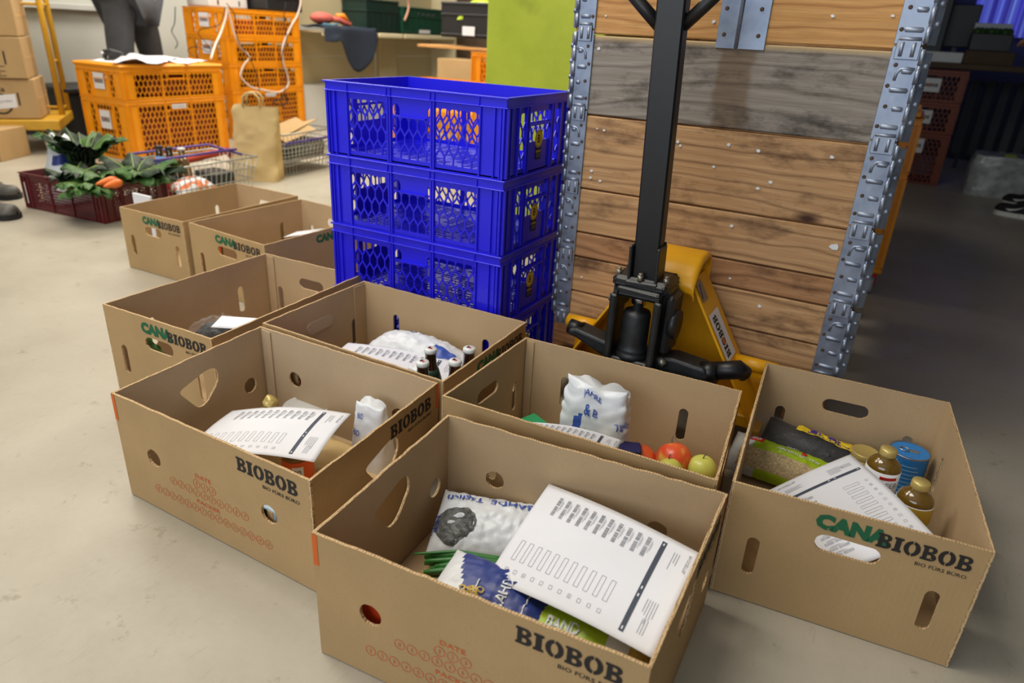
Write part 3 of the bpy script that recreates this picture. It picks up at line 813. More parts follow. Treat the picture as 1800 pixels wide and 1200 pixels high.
cbox(N, 'nearest open cardboard box, with green onions inside and an orange date grid in front', (-.645, .610), (-.115, .642), (-.116, 1.064), (-.670, 1.022), 'BIO',
     [('front', 'bio'), ('front', 'date'), ('front', 'tapeL'), ('right', 'bio'), ('right', 'tapeR')], ragged=.0016, pale='card_in')
cbox(N, 'open cardboard box at left front with a packing slip over an orange jar', (-1.288, .713), (-.740, .706), (-.764, 1.125), (-1.310, 1.128), 'BIO',
     [('front', 'bio'), ('front', 'date'), ('front', 'tapeL'), ('right', 'bio'), ('right', 'tapeR')], ragged=.0009, pale='card_in2', flap=[('B', 'R', .012, .028)])
cbox(N, 'open cardboard box at the right with two brown bottles, oats and a blue can', (-.118, 1.107), (.287, 1.141), (.239, 1.696), (-.160, 1.671), 'CANA', [('front', 'cana')], ragged=.0006)
cbox(N, 'open cardboard box at far left middle with a dark bag and green leaves inside', (-1.752, .996), (-1.342, 1.004), (-1.370, 1.582), (-1.762, 1.570), 'CANA', [('front', 'cana')], flap=[('B', 'R', .01, .03)])
cbox(N, 'open cardboard box at the back, partly behind the blue crates', (-2.272, 1.670), (-1.835, 1.631), (-1.805, 2.184), (-2.242, 2.223), 'CANA', [('front', 'cana'), ('right', 'cana')])
cbox(N, 'rearmost open cardboard box at the far left, next to the maroon crate', (-2.664, 1.658), (-2.292, 1.661), (-2.297, 2.259), (-2.701, 2.271), 'CANA', [('front', 'cana')])
cbox(N, 'open cardboard box in the middle holding four white-capped bottles', (-1.322, 1.144), (-.757, 1.135), (-.768, 1.550), (-1.328, 1.550), 'CANA_long', [('right', 'cana')], closed_handle=True, flap=[('L', 'B', .35, .05)])
cbox(N, 'open cardboard box with apples and a white bread bag before the pallet truck', (-.724, 1.080), (-.141, 1.094), (-.178, 1.479), (-.722, 1.460), 'CANA_long', [], flap=[('B', 'R', .008, .02)])
# ---------------------------------------------------------------- bags, slips, bottles: builders
def pillow(c, ex, ey, L, W_, T, seed=0, cr=.004, nu=30, nv=22, pu=.45, pv=.5, mif=None, bulge=None, crs=14, flat=.25):
    c = Vector(c); ex = Vector(ex).normalized(); ey = Vector(ey); ey = (ey-ex*ey.dot(ex)).normalized(); n = ex.cross(ey).normalized()
    if n.z < 0: n = -n
    def h(u, v): return T*max(0, math.sin(math.pi*u))**pu*max(0, math.sin(math.pi*v))**pv*(bulge(u, v) if bulge else 1)
    def nz(u, v, k): 
        q = Vector((u*L*crs*4+seed, v*W_*crs*4+k*9, seed*.7))
        return (abs(noise.noise(q))*1.6-.45+.5*noise.noise(q*2.3))*cr*2
    def top(u, v):
        e = min(1, 6*min(u, 1-u, v, 1-v)+.15)
        wv = 1-.10*math.sin(math.pi*u)
        return c+ex*((u-.5)*L)+ey*((v-.5)*W_*wv)+n*(h(u, v)*(1-flat)+nz(u, v, 0)*e)+ey*(nz(u, v, 3)*.7*(1-e))
    def bot(u, v):
        wv = 1-.10*math.sin(math.pi*u); e = min(1, 6*min(u, 1-u, v, 1-v)+.15)
        return c+ex*((u-.5)*L)+ey*((v-.5)*W_*wv)-n*(h(u, v)*flat-(nz(u, v, 0)*.15 if e < .16 else 0))+ey*(nz(u, v, 3)*.7*(1-e))
    mb = MB(); W1 = nv+1
    for f_, flip in ((top, n.dot(ex.cross(ey)) < 0), (bot, n.dot(ex.cross(ey)) > 0)):
        vs = [f_(i/nu, j/nv) for i in range(nu+1) for j in range(nv+1)]; b = len(mb.v); mb.v += vs
        for i in range(nu):
            for j in range(nv):
                q = [b+i*W1+j, b+(i+1)*W1+j, b+(i+1)*W1+j+1, b+i*W1+j+1]
                mb.f.append(q[::-1] if flip else q); mb.mi.append(mif((i+.5)/nu, (j+.5)/nv) if mif else 0); mb.sm.append(True)
    def P(off):
        def g(a, b):
            e = .015; p = top(a, b); nn = (top(a+e, b)-top(a-e, b)).cross(top(a, b+e)-top(a, b-e)).normalized()
            if nn.dot(n) < 0: nn = -nn
            return p+nn*off
        return g
    return mb, top, P
def subdiv(geo, mx):
    """split long triangles so print follows a curved surface"""
    vs, fs = geo; vs = [Vector(v) for v in vs]; out = []
    st = [list(f) for f in fs]
    while st:
        f = st.pop()
        if len(f) > 3:
            for k in range(1, len(f)-1): st.append([f[0], f[k], f[k+1]])
            continue
        ls = [(vs[f[i]]-vs[f[(i+1) % 3]]).length for i in range(3)]; i = ls.index(max(ls))
        if ls[i] > mx:
            a, b, c = f[i], f[(i+1) % 3], f[(i+2) % 3]; vs.append((vs[a]+vs[b])/2); m_ = len(vs)-1; st += [[a, m_, c], [m_, b, c]]
        else: out.append(f)
    return vs, out
def slip(name, label, p0, p1, p2, p3, bend=.008, sag=None, mark=True, group='packing slips'):
    """printed packing slip: u runs p0->p1 (long edge), v runs p0->p3"""
    p0, p1, p2, p3 = [Vector(p) for p in (p0, p1, p2, p3)]
    def S(u, v):
        p = (p0*(1-u)+p1*u)*(1-v)+(p3*(1-u)+p2*u)*v
        z = bend*math.sin(math.pi*u)*1.0+bend*.5*math.sin(math.pi*v)
        if sag: z += sag(u, v)
        return p+Vector((0, 0, z))
    r = root(name, label, 'paper', ((p0+p1+p2+p3)/4), 0, group)
    m = MB(); up = (p1-p0).cross(p3-p0).z > 0
    S2 = S
    m.sheet(S2, 26, 20, .0005 if up else -.0005); 
    if not up: m.f = [f[::-1] for f in m.f]
    build(m, 'sheet', 'paper', r)
    Q = mapS(S, .0006)
    g = MB(); rnd = random.Random(len(name)+int(p0.x*100)); lw = .0022
    def R(a, b, c_, d, mi=0, n_=1): put(g, subdiv(rectgeo(a, b, c_, d), .06), Q, mi)
    for i in range(12):
        x = .07+.0585*i
        if i < 11:
            x2 = x+.06; b = .10
            while b < .31:
                t = rnd.choice((.0022, .0035, .005)); R(x2, b, x2+.024, b+t, 0); b += t+rnd.choice((.0022, .003, .0045))
                if .19 < b < .205: b += .01
            for q in range(2): R(x2+.031+q*.007, .12+.02*q, x2+.033+q*.007, .26-.03*q, 0)
            # quantity box outline, tick box
            for (a, b_, c_, d) in ((x, .62, x+.027, .623), (x, .797, x+.027, .80), (x, .62, x+.0022, .80), (x+.0248, .62, x+.027, .80)): R(a, b_, c_, d, 0)
            for (a, b_, c_, d) in ((x+.002, .868, x+.022, .871), (x+.002, .897, x+.022, .90), (x+.002, .868, x+.004, .90), (x+.020, .868, x+.022, .90)): R(a, b_, c_, d, 0)
            if rnd.random() < .5: put(g, subdiv(text2d('x', x+.008, .878, x+.016, .892), .05), Q, 0)
    R(.795, .07, .822, .94, 1)
    for b in (.09, .55, .62, .90): put(g, subdiv(rectgeo(.805, b, .812, b+.025), .05), mapS(S, .0009), 2)
    for q in range(5): R(.86+.014*q, .62, .863+.014*q, .62+rnd.uniform(.10, .2), 0)
    for q in range(3): R(.875+.014*q, .12, .878+.014*q, .12+rnd.uniform(.1, .2), 0)
    for q in range(3): R(.88+.014*q, .78, .883+.014*q, .9, 0)
    vs, fs = text2d('PACKZETTEL', 0, 0, .20, .016, .01)
    vs = [Vector((.965-v.y, .08+v.x, 0)) for v in vs]; put(g, subdiv((vs, fs), .05), Q, 0)
    build(g, 'printed_rows', ['paper_ink', 'paper_band', 'paper'], r, label='printed barcodes, boxes and dark column bar')
    return r, S
def bottle(name, label, cat, c, prof, mis, mats, tilt=None, parts=None, group=None):
    """prof split: parts = {'cap': (i0,i1,mat), 'label': ...} index ranges of the profile"""
    c = Vector(c); T = None
    r = root(name, label, cat, c, 0, group)
    T = tilt if tilt else Matrix.Identity(4)
    for pn, (prf, mt, lab) in parts.items():
        o = build(MB().lathe(c, prf, 28, 0, T), pn, mt, r)
        if lab: o['label'] = lab
    return r
def beer(c, label, tilt=None, neck='paper'):
    R = .0305
    return bottle('beer_bottle', label, 'bottle', c, None, None, None, tilt, {
        'glass_body': ([(.026, 0), (R, .004), (R, .135), (.0285, .158), (.019, .188), (.0145, .205), (.0135, .228), (.0145, .230), (.0145, .236), (.0125, .24)], 'brown_glass', None),
        'neck_label': ([(.0272, .163), (.0225, .18), (.0195, .1905)], 'green_glass', 'dark green neck label'),
        'body_label': ([(R+.0005, .03), (R+.0005, .12)], 'label', 'white body label'),
        'cap': ([(.0150, .2325), (.0158, .236), (.0154, .2415), (.0138, .2436), (0.00001, .2442)], 'white_plastic', 'white crown cap')})
# ================================================================ nearest box (x -.645..-.115, y .61..1.06)
kf = MB(); 
def kraftlayer(name, label, x0, x1, y0, y1, z, amp, seed, m_='kraft', nu=24, nv=18, rot=0, zf=None):
    cx, cy = (x0+x1)/2, (y0+y1)/2
    def S(u, v):
        dx, dy = x0+(x1-x0)*u-cx, y0+(y1-y0)*v-cy; X = cx+dx*math.cos(rot)-dy*math.sin(rot); Y = cy+dx*math.sin(rot)+dy*math.cos(rot)
        q = Vector((X*11+seed, Y*11, seed*.3)); zz = abs(noise.noise(q))*amp+abs(noise.noise(q*2.1+Vector((5, 5, 5))))*amp*.4
        return (X, Y, z+zz+(zf(u, v) if zf else 0))
    return tag(build(MB().sheet(S, nu, nv, .0006), name, m_), label, 'paper')
kraftlayer('kraft_paper', 'crumpled brown kraft paper lining the nearest box under the bread bag', -.60, -.17, .66, 1.0, .014, .03, 2)
# bread bag: long axis roughly along the photo's left-to-right
bc = Vector((-.510, .945, .078))
def mif_bread(u, v): return 1 if (u > .90 and v > .1) or (u > .80 and v > .55+(.9-u)*2) else 0
ex = Vector((.93, .30, .0)); 
r1 = root('bread_bag', 'grey-white bread bag lettered BAHDE. Täglich, lying in the nearest box', 'bread', bc, 0, 'paper bags of bread')
mb, S, P = pillow(bc, ex, (-.25, .95, .35), .235, .155, .085, seed=3, cr=.0032, mif=mif_bread, nu=44, nv=30, flat=.45)
build(mb, 'bag', ['bag_white', 'bag_blue2'], r1)
g = MB()
vs, fs = text2d('BAHDE. Täglich', 0, 0, .74, .13, .012); vs = [Vector((.80-v.x, .90-v.y, 0)) for v in vs]
put(g, subdiv((vs, fs), .03), P(.0022)); build(g, 'printed_lettering', 'bag_blue2', r1, label='blue upside-down lettering')
g = MB(); put(g, subdiv(fill2d([[(.20+.16*math.cos(a)*(1+.12*math.cos(2*a)), .40+.26*math.sin(a)*(1+.1*math.sin(3*a))) for a in [2*math.pi*k/26 for k in range(26)]]]), .03), P(.0016)); 
build(g, 'printed_picture', 'bag_grey', r1, label='grey picture of a round loaf')
g = MB()
put(g, subdiv(fill2d([ell(.22, .50, .05, .025, 14)]), .03), P(.0024), 0)
put(g, subdiv(fill2d([ell(.17, .40, .03, .016, 14)]), .03), P(.0024), 0)
vs, fs = text2d('.HER.', 0, 0, .3, .05, .012); vs = [Vector((.02+v.y*.8, .55-v.x, 0)) for v in vs]; put(g, subdiv((vs, fs), .03), P(.0024), 1)
build(g, 'printed_detail', ['bag_white', 'bag_blue'], r1)
g = MB(); put(g, subdiv(fill2d([ell(.80, .22, .10, .13, 22), ell(.80, .22, .07, .09, 22)]), .04), P(.002)); build(g, 'printed_seal', mat('brown_seal_print', (108, 84, 52), .5), r1, label='round brown seal')
# green onions
for k in range(13):
    a = at(752+random.uniform(-8, 14), 973+k*3.2, .085+.008*math.sin(k*2)); b = at(885, 982+k*2.4, .10)
    if k == 0: a = at(728, 973, .10); b = at(880, 982, .10)
    mid = (a+b)/2+Vector((0, random.uniform(-.004, .006), .008)); r_ = random.uniform(.0050, .0074) if k else .0030
    pts = [a.lerp(mid, t/5) if t <= 5 else mid.lerp(b, (t-5)/5) for t in range(11)]
    m = MB().tube(pts, [max(.0012, r_*min(1, .55+t*.2)) for t in range(11)], 8)
    tag(build(m, 'green_onion', 'onion'), ('thin stray green onion leaf lying on top of the bunch in the nearest box' if k == 0 else 'green onion stalk in the bunch beside the bread bag in the nearest box'), 'vegetable', 'green onion stalks in a bunch')
m = MB(); m.bbox(-.585, -.495, .640, .700, .014, .135, .008)
tag(build(m, 'red_carton', mat('deep_orange_red_carton', (206, 62, 22), .45)), 'orange-red carton seen through the front round hole of the nearest box', 'carton')
# blue flour / noodle bag
r2 = root('noodle_bag', 'white and blue bag lettered BAHDE with a noodle picture, in the nearest box', 'bag', (-.46, .74, .05), 0)
bc = at(875, 1062, .125); ex = (at(985, 1100, .12)-at(775, 1020, .12))
def mif_n(u, v):
    return 1 if (u > .22+.30*(.5-v)) else 0
mb, S, P = pillow(bc, ex, (-.3, 1, .15), .225, .150, .062, seed=11, cr=.0026, mif=mif_n, nu=36, nv=26)
build(mb, 'bag', ['bag_white', 'bag_blue'], r2)
g = MB()
vs, fs = text2d('BAHDE', 0, 0, .48, .075, .015); put(g, subdiv(([Vector((.60-v.y, .24+v.x*1.0, 0)) for v in vs], fs), .04), P(.002), 0)
for (a, b, c_, d) in ((.36, .13, .74, .14), (.73, .13, .74, .85), (.36, .13, .37, .5)): put(g, subdiv(rectgeo(a, b, c_, d), .04), P(.0018), 0)
build(g, 'printed_lettering', 'bag_white', r2, label='white BAHDE lettering in a frame')
g = MB()
for k in range(16):
    cx, cy = .34+random.uniform(-.07, .07), .24+random.uniform(-.10, .13)
    put(g, subdiv(fill2d([ell(cx, cy, .028, .034, 10, k), ell(cx, cy, .016, .02, 10, k)]), .04), P(.0015+k*.0001))
build(g, 'printed_picture', 'noodle', r2, label='picture of curly noodles')
# ribbon noodle pack
r3 = root('noodle_pack', 'clear pack of ribbon noodles with a green BAND NUDELN label, under the slip', 'food pack', (-.235, .70, .05), 0)
bc = Vector((-.235, .748, .128)); ex = Vector((1, .05, 0))
def mif_b(u, v): return 1 if .12 < u < .66 and v > .12 else (2 if .66 < u < .84 and v > .1 else 0)
mb, S, P = pillow(bc, ex, (-.05, 1, .25), .20, .14, .055, seed=21, cr=.0025, mif=mif_b)
build(mb, 'bag', ['noodle', 'lime', 'bag_white'], r3)
g = MB(); put(g, subdiv(text2d('BAND', .20, .36, .46, .50, .02), .04), P(.002)); put(g, subdiv(text2d('NUDELN', .20, .19, .60, .32, .02), .04), P(.002))
build(g, 'printed_lettering', 'paper', r3, label='white BAND NUDELN lettering')
# slip
slip('packing_slip', 'large packing slip in the nearest box, its long barcode edge along the bread bag', at(965, 850, .170), at(1234, 974, .212), at(1148, 1157, .205), at(855, 1015, .160), .007)
# ================================================================ left BIOBOB box (b2)
p1, p2 = at(617, 727, .145), at(552, 812, .152)
dv = (p1-p2).normalized()
lo = Vector((-dv.y, dv.x, 0)).normalized()*.297
slip('packing_slip', 'packing slip in the left front box, covering an orange jar', p1+lo*.985+Vector((.0, 0, -.03)), p1, p2, p2+lo*.985+Vector((0, 0, -.028)), .014)
kraftlayer('kraft_paper', 'brown kraft paper on the floor of the left front box', -1.02, -.79, .74, 1.08, .014, .035, 6)
kraftlayer('kraft_paper', 'brown paper bag lying flat in the back of the left front box', -1.15, -.85, .85, 1.09, .018, .03, 8, m_='kraft_bag')
jc = at(517, 822, .075); jc.z = .0
jar = bottle('food_jar', 'orange-labelled jar with a brown lid in the left front box', 'jar', (jc.x, jc.y+.012, .0135), None, None, None, None, {
    'glass_body': ([(.030, 0), (.034, .004), (.034, .082), (.030, .09)], 'orange_jar', 'orange label and contents'),
    'label_band': ([(.0344, .014), (.0344, .036)], 'paper', 'white lower label'),
    'lid': ([(.0325, .088), (.0330, .090), (.0330, .101), (.031, .103), (.00001, .103)], mat('brown_lid', (128, 104, 66), .35, .5), 'brown metal lid')})
g = MB(); cxy = Vector((jc.x, jc.y+.012, 0))
def jarP(a, b): return cxy+Vector((.0350*math.cos(a), .0350*math.sin(a), .0135+b))
put(g, rectgeo(-1.15, .052, -.45, .078, 6, 1), jarP, 0); put(g, text2d('BIO', -1.0, .057, -.6, .070, .02), lambda a, b: cxy+Vector((.0354*math.cos(a), .0354*math.sin(a), .0135+b)), 1)
build(g, 'label_patch', ['paper', 'green_glass'], jar)
# oil bottle lying at the back corner, gold cap only
oc = at(479, 700, .150)
rr = root('oil_bottle', 'bottle with a gold screw cap leaning in the back corner of the left front box', 'bottle', oc, 0)
dd_ = Vector((.30, .48, .82)).normalized(); Tt = dd_.to_track_quat('Z', 'Y').to_matrix().to_4x4()
c0 = oc-dd_*.156
build(MB().lathe(c0, [(.020, 0), (.026, .006), (.026, .080), (.012, .122), (.0125, .14)], 24, 0, Tt), 'glass_body', 'olive_glass', rr)
build(MB().lathe(c0, [(.0150, .136), (.0158, .138), (.0158, .146), (.0150, .147), (.0158, .148), (.0158, .155), (.0140, .158), (.00001, .158)], 24, 0, Tt), 'cap', 'gold', rr, label='gold screw cap')
# clear container lid behind slip
lc = at(545, 722, .06); lc.z = .055
o = root('clear_tub', 'round clear plastic tub by the back wall of the left front box', 'tub', lc, 0)
build(MB().lathe((lc.x, lc.y-.01, .014), [(.045, 0), (.05, .002), (.056, .06)], 32), 'tub_body', 'glass', o)
build(MB().lathe((lc.x, lc.y-.01, .014), [(.058, .058), (.059, .066), (.054, .067), (.052, .063), (.00001, .063)], 32), 'tub_lid', 'clear2', o)
# crumpled white bag standing near right wall
def crumple(name, label, c, w_, d_, h, seed, mats, mif=None, top=.7, nu=36, nv=26, cat='bag', group=None, txt=None, fold=.5, lean=(0, 0)):
    """standing crumpled bag: closed body narrowing towards a creased mouth"""
    c = Vector(c); r = root(name, label, cat, c, 0, group)
    def S(u, v):
        a = 2*math.pi*u; k = 1-(1-top)*v**1.3
        sq = (abs(math.cos(a))**4+abs(math.sin(a))**4)**-.25
        x, y = w_/2*k*sq*math.cos(a), d_/2*k*sq*math.sin(a)*(1-fold*v**2)
        q = Vector((x*42+seed, y*42, v*h*36+seed*2)); nn = (abs(noise.noise(q))*2-.5)*.0065+abs(noise.noise(q*2.2))*.004
        e = .3+.9*v
        z = v*h*(1+.10*noise.noise(Vector((math.cos(a)*1.5, math.sin(a)*1.5, seed))))
        return c+Vector((x*(1+nn*10*e)+lean[0]*v*v, y*(1+nn*12*e)+lean[1]*v*v, z+nn*.6*e))
    mb = MB(); W1 = nv+1
    vs = [S(i/nu, j/nv) for i in range(nu) for j in range(nv+1)]
    t0 = len(vs); apex = sum((S(i/nu, 1) for i in range(nu)), Vector())/nu-Vector((0, 0, .012)); vs.append(apex); vs.append(c.copy())
    fs, mi = [], []
    for i in range(nu):
        i2 = (i+1) % nu
        for j in range(nv): fs.append((i*W1+j, i2*W1+j, i2*W1+j+1, i*W1+j+1)); mi.append(mif(i/nu, (j+.5)/nv) if mif else 0)
        fs.append((i*W1+nv, i2*W1+nv, t0)); mi.append(0); fs.append((i2*W1, i*W1, t0+1)); mi.append(0)
    mb.v = vs; mb.f = [list(f) for f in fs]; mb.mi = mi; mb.sm = [True]*len(fs)
    build(mb, 'bag', mats, r)
    if txt:
        def P(off):
            def g(a, b):
                e = .006; p = S(a, b); n = (S(a+e, b)-S(a-e, b)).cross(S(a, b+e)-S(a, b-e)).normalized(); 
                if n.dot(p-c) < 0: n = -n
                return p+n*off
            return g
        g = MB()
        for (body, u0, v0, u1, v1) in txt: put(g, subdiv(text2d(body, u0, v0, u1, v1, .015), .02), P(.0028))
        build(g, 'printed_lettering', mats[1] if len(mats) > 1 else 'bag_blue2', r, label='blue lettering')
    return r
cb = at(655, 765, .10)
crumple('bread_bag', 'crumpled white paper bag with blue print by the right wall of the left front box', (cb.x, cb.y, .0135), .10, .075, .172, 5, ['bag_white', 'bag_blue2'], top=.75,
    txt=[('BIO', .64, .55, .70, .64), ('BIO', .66, .80, .72, .88)], group='paper bags of bread')
cb = at(712, 752, .07)
crumple('bread_bag', 'small white and grey paper bag behind the logo wall of the left front box', (cb.x-.015, cb.y+.075, .0135), .07, .07, .185, 9, ['bag_white', 'bag_grey'], mif=lambda u, v: 1 if .55 < v < .7 else 0, group='paper bags of bread')
# striped item behind the small round hole
hb = at(465, 905, .12); 
rr = root('carton', 'light blue, black and tan carton seen through the round hole of the left front box', 'carton', (-.865, .745, .014), 0)
m = MB(); m.bbox(-.905, -.855, .722, .762, .014, .125, .003); build(m, 'carton_body', mat('light_blue_carton', (176, 206, 226), .5), rr)
m = MB(); m.bbox(-.892, -.872, .7205, .7222, .06, .1255, .0004); build(m, 'black_band', 'cloth_black', rr)
m = MB(); m.bbox(-.874, -.858, .7205, .7222, .06, .1255, .0004); build(m, 'tan_band', 'kraft', rr)
# red item behind back hole (visible through the round hole): leaning carton in the middle box
m = MB(); m.bbox(-1.235, -1.165, 1.165, 1.235, .014, .16, .004)
tag(build(m, 'carton', 'red_plastic'), 'red carton seen through a round hole, in the box with the white-capped bottles', 'carton')
# ================================================================ right CANA box (b3)
zb = .0135
def round_bottle(name, label, c, tilt, lab_m, lab_lab):
    R = .0335
    return bottle(name, label, 'bottle', c, None, None, None, tilt, {
        'glass_body': ([(.030, 0), (R, .005), (R, .158), (.031, .167), (.023, .176), (.0160, .182), (.0148, .188)], 'olive_glass', None),
        'body_label': ([(R+.0006, .055), (R+.0006, .157)], lab_m, lab_lab),
        'cap': ([(.0160, .185), (.0165, .187), (.0165, .198), (.0150, .201), (.00001, .2015)], 'gold', 'gold twist cap')})
b1c = at(1562, 790, .205); tl = Matrix.Rotation(math.radians(-8), 4, 'X')
RB1 = round_bottle('drink_bottle', 'brown bottle with gold cap and white HAFER label beside the blue can', (b1c.x, b1c.y-.012, zb), None, 'paper', 'white label')
g = MB(); bx, by = b1c.x, b1c.y-.012
def bp(a, b): return Vector((bx+.0347*math.cos(a), by+.0347*math.sin(a), zb+b))
put(g, text2d('HAFER', -2.0, .124, -.5, .137, .01), bp, 0); put(g, text2d('MORGEN', -1.9, .108, -.6, .118, .01), bp, 0); put(g, text2d('BIO-', -1.8, .085, -.9, .093, .01), bp, 0)
put(g, rectgeo(-1.7, .143, -.7, .150, 8, 1), bp, 1)
build(g, 'label_lettering', ['paper_ink', 'red'], RB1)
b2c = at(1620, 850, .205)
RB2 = round_bottle('drink_bottle', 'brown bottle with gold cap and yellow and white label, frontmost in the right box', (b2c.x-.002, b2c.y-.006, zb), None, 'paper', 'white label')
g = MB(); bx2, by2 = b2c.x-.002, b2c.y-.006
def bp2(a, b): return Vector((bx2+.0347*math.cos(a), by2+.0347*math.sin(a), zb+b))
put(g, rectgeo(-2.0, .118, .0, .156, 16, 1), bp2, 0); put(g, rectgeo(-2.25, .10, -2.15, .156, 2, 1), bp2, 1); put(g, rectgeo(-1.9, .072, -.2, .074, 12, 1), bp2, 2)
put(g, rectgeo(-1.9, .066, -.2, .068, 12, 1), bp2, 2)
build(g, 'label_print', ['lab_mustard', 'ink', 'noodle'], RB2, label='yellow band on the label')
cc = at(1608, 797, .150); cxx, cyy = .186, 1.612
cr_ = root('food_can', 'blue food tin with a ring-pull lid in the back corner of the right box', 'can', (cxx, cyy, zb))
build(MB().lathe((cxx, cyy, zb), [(.040, 0), (.042, .002), (.042, .006), (.041, .008), (.041, .128), (.042, .131), (.042, .135)], 36), 'can_body', 'can_blue', cr_)
build(MB().lathe((cxx, cyy, zb), [(.0425, .134), (.0425, .137), (.0395, .1375), (.0385, .133), (.0375, .134), (.030, .134), (.029, .1335), (.00001, .1335)], 36), 'can_lid', 'silver', cr_)
build(MB().tube([(cxx-.012+.011*math.cos(a), cyy+.008*math.sin(a), zb+.1365) for a in [2*math.pi*k/16 for k in range(16)]], .0016, 6, 0, True).bbox(cxx, cxx+.018, cyy-.005, cyy+.005, zb+.1345, zb+.1372, .001), 'ring_pull', 'chrome', cr_)
g = MB()
for k in range(9): put(g, rectgeo(-1.9, .115-.010*k, -1.9+random.uniform(.6, 1.0), .117-.010*k, 6, 1), lambda a, b: Vector((cxx+.0416*math.cos(a), cyy+.0416*math.sin(a), zb+b)))
build(g, 'label_lines', mat('pale_blue_print', (150, 196, 232), .4), cr_)
jl = at(1526, 792, .125)
jx, jy = jl.x-.005, min(jl.y, 1.63)
jr = root('food_jar', 'glass jar of chickpeas with a gold lid at the back of the right box', 'jar', (jx, jy, zb))
build(MB().lathe((jx, jy, zb), [(.029, 0), (.033, .004), (.033, .085), (.029, .096)], 28), 'glass_body', 'chick', jr)
build(MB().lathe((jx, jy, zb), [(.030, .094), (.0305, .096), (.0305, .108), (.029, .1095), (.027, .1085), (.00001, .1085)], 28), 'lid', 'gold', jr, label='gold lid')
for k in range(26):
    a = random.uniform(0, 6.28); z_ = random.uniform(.01, .085)
    if k < 26: jr_m = MB().ball((jx+.0325*math.cos(a), jy+.0325*math.sin(a), zb+z_), .0045, 8, 5)
    if k == 0: allb = jr_m
    else: allb.add(jr_m.v, jr_m.f, 0, True)
tag(build(allb, 'chickpea', 'chick', jr), kind='stuff')
# oats pack
oc = at(1372, 806, .075); ex = at(1440, 830, .075)-at(1308, 785, .075)
r4 = root('oats_pack', 'white and lime green pack of rolled oats in the right box', 'food pack', oc, 0)
def mif_o(u, v): return 1 if (u > .22 and v > .52) or (u > .30 and v < .12) else (2 if u > .10 and v < .52 and v > .1 else 0)
mb, S, P = pillow((oc.x, oc.y, .055), ex, (-.1, .8, .45), .235, .115, .062, seed=31, cr=.0022, mif=mif_o, nu=36, nv=28)
build(mb, 'bag', ['clear2', 'lime', 'oats'], r4)
g = MB(); put(g, subdiv(text2d('BIO', .17, .80, .27, .93, .03), .04), P(.002), 1)
put(g, subdiv(rectgeo(.13, .76, .30, .96), .04), P(.0012), 0); g2 = MB(); put(g2, subdiv(fill2d([ell(.70, .80, .028, .055, 12)]), .04), P(.0018), 0); build(g2, 'red_dot', 'red', r4)
put(g, subdiv(text2d('HAFERFLOCKEN', .45, .66, .85, .73, .01), .04), P(.002), 1); put(g, subdiv(text2d('fein', .52, .84, .64, .93, .01), .04), P(.002), 1)
build(g, 'printed_marks', ['red', 'paper'], r4)
# black bean pack, leaning on the back wall
bc = at(1436, 775, .105); bc.y = min(bc.y, 1.60)
ex = Vector((.95, -.12, -.06))
r5 = root('bean_pack', 'clear pack of black beans with a yellow label, behind the oats', 'food pack', bc, 0)
mb, S, P = pillow((-.020, 1.605, .078), ex, (.1, .7, .55), .215, .105, .065, seed=41, cr=.0016, nu=36, nv=24)
build(mb, 'beans', 'beans', r5)
mb2, S2, P2 = pillow((-.030, 1.608, .080), ex, (.1, .7, .55), .262, .112, .072, seed=43, cr=.0040, nu=36, nv=24)
build(mb2, 'clear_film', 'clear', r5)
g = MB(); put(g, subdiv(rectgeo(.40, .72, .92, .97), .04), P2(.0012), 0)
put(g, subdiv(fill2d([ell(.56, .84, .05, .05, 12)]), .04), P2(.0018), 1); put(g, subdiv(fill2d([ell(.72, .86, .06, .05, 12)]), .04), P2(.0018), 1)
put(g, subdiv(text2d('BOHNEN', .50, .74, .86, .79, .02), .04), P2(.002), 1)
build(g, 'yellow_label', ['lab_yellow', 'purple'], r5)
kraftlayer('kraft_paper', 'flat brown kraft paper in the front left corner of the right box', -.095, .20, 1.15, 1.46, .014, .045, 14)
A_ = at(1495, 798, .175)
slip('packing_slip', 'packing slip in the right box, one corner up against the bottles', Vector((.080, 1.138, .105)), at(1350, 862, .150), A_, at(1646, 945, .200), .006)
# ================================================================ apples box (b8)
def apple_(c, r_, m_, label, stem=True):
    c = Vector(c); o = root('apple', label, 'apple', c, 0, 'apples in the box')
    prof = []
    for k in range(15):
        t = math.pi*k/14; x = r_*math.sin(t)*(1+.06*math.cos(t)); z = -r_*.92*math.cos(t)
        if k > 10: z -= r_*.10*((k-10)/4)**2
        if k < 3: z += r_*.06*((3-k)/3)
        prof.append((max(x, 1e-5), z))
    T = Matrix.Rotation(random.uniform(-.5, .5), 4, 'X') @ Matrix.Rotation(random.uniform(-.5, .5), 4, 'Y')
    build(MB().lathe(c, prof, 28, 0, T), 'fruit', m_, o)
    if stem: build(MB().tube([c+T @ Vector((0, 0, r_*.78)), c+T @ Vector((.002, .001, r_*1.05)), c+T @ Vector((.006, .001, r_*1.22))], .0012, 6), 'stem', 'shoe', o)
    return o
def ap(u, v, z, r_, m_, label):
    p = at(u, v, z); return apple_(p, r_, m_, label)
ap(1184, 805, .098, .041, 'apple_red', 'large red and yellow apple in the middle of the apples')
ap(1126, 806, .080, .036, 'apple_red', 'red apple nearest to the white bread bag')
ap(1234, 822, .098, .032, 'apple_green', 'yellow-green apple in the right corner of its box')
ap(1177, 824, .095, .028, 'apple_green', 'small yellow-green apple half hidden in front of the red one')
cb = at(1052, 740, .10)
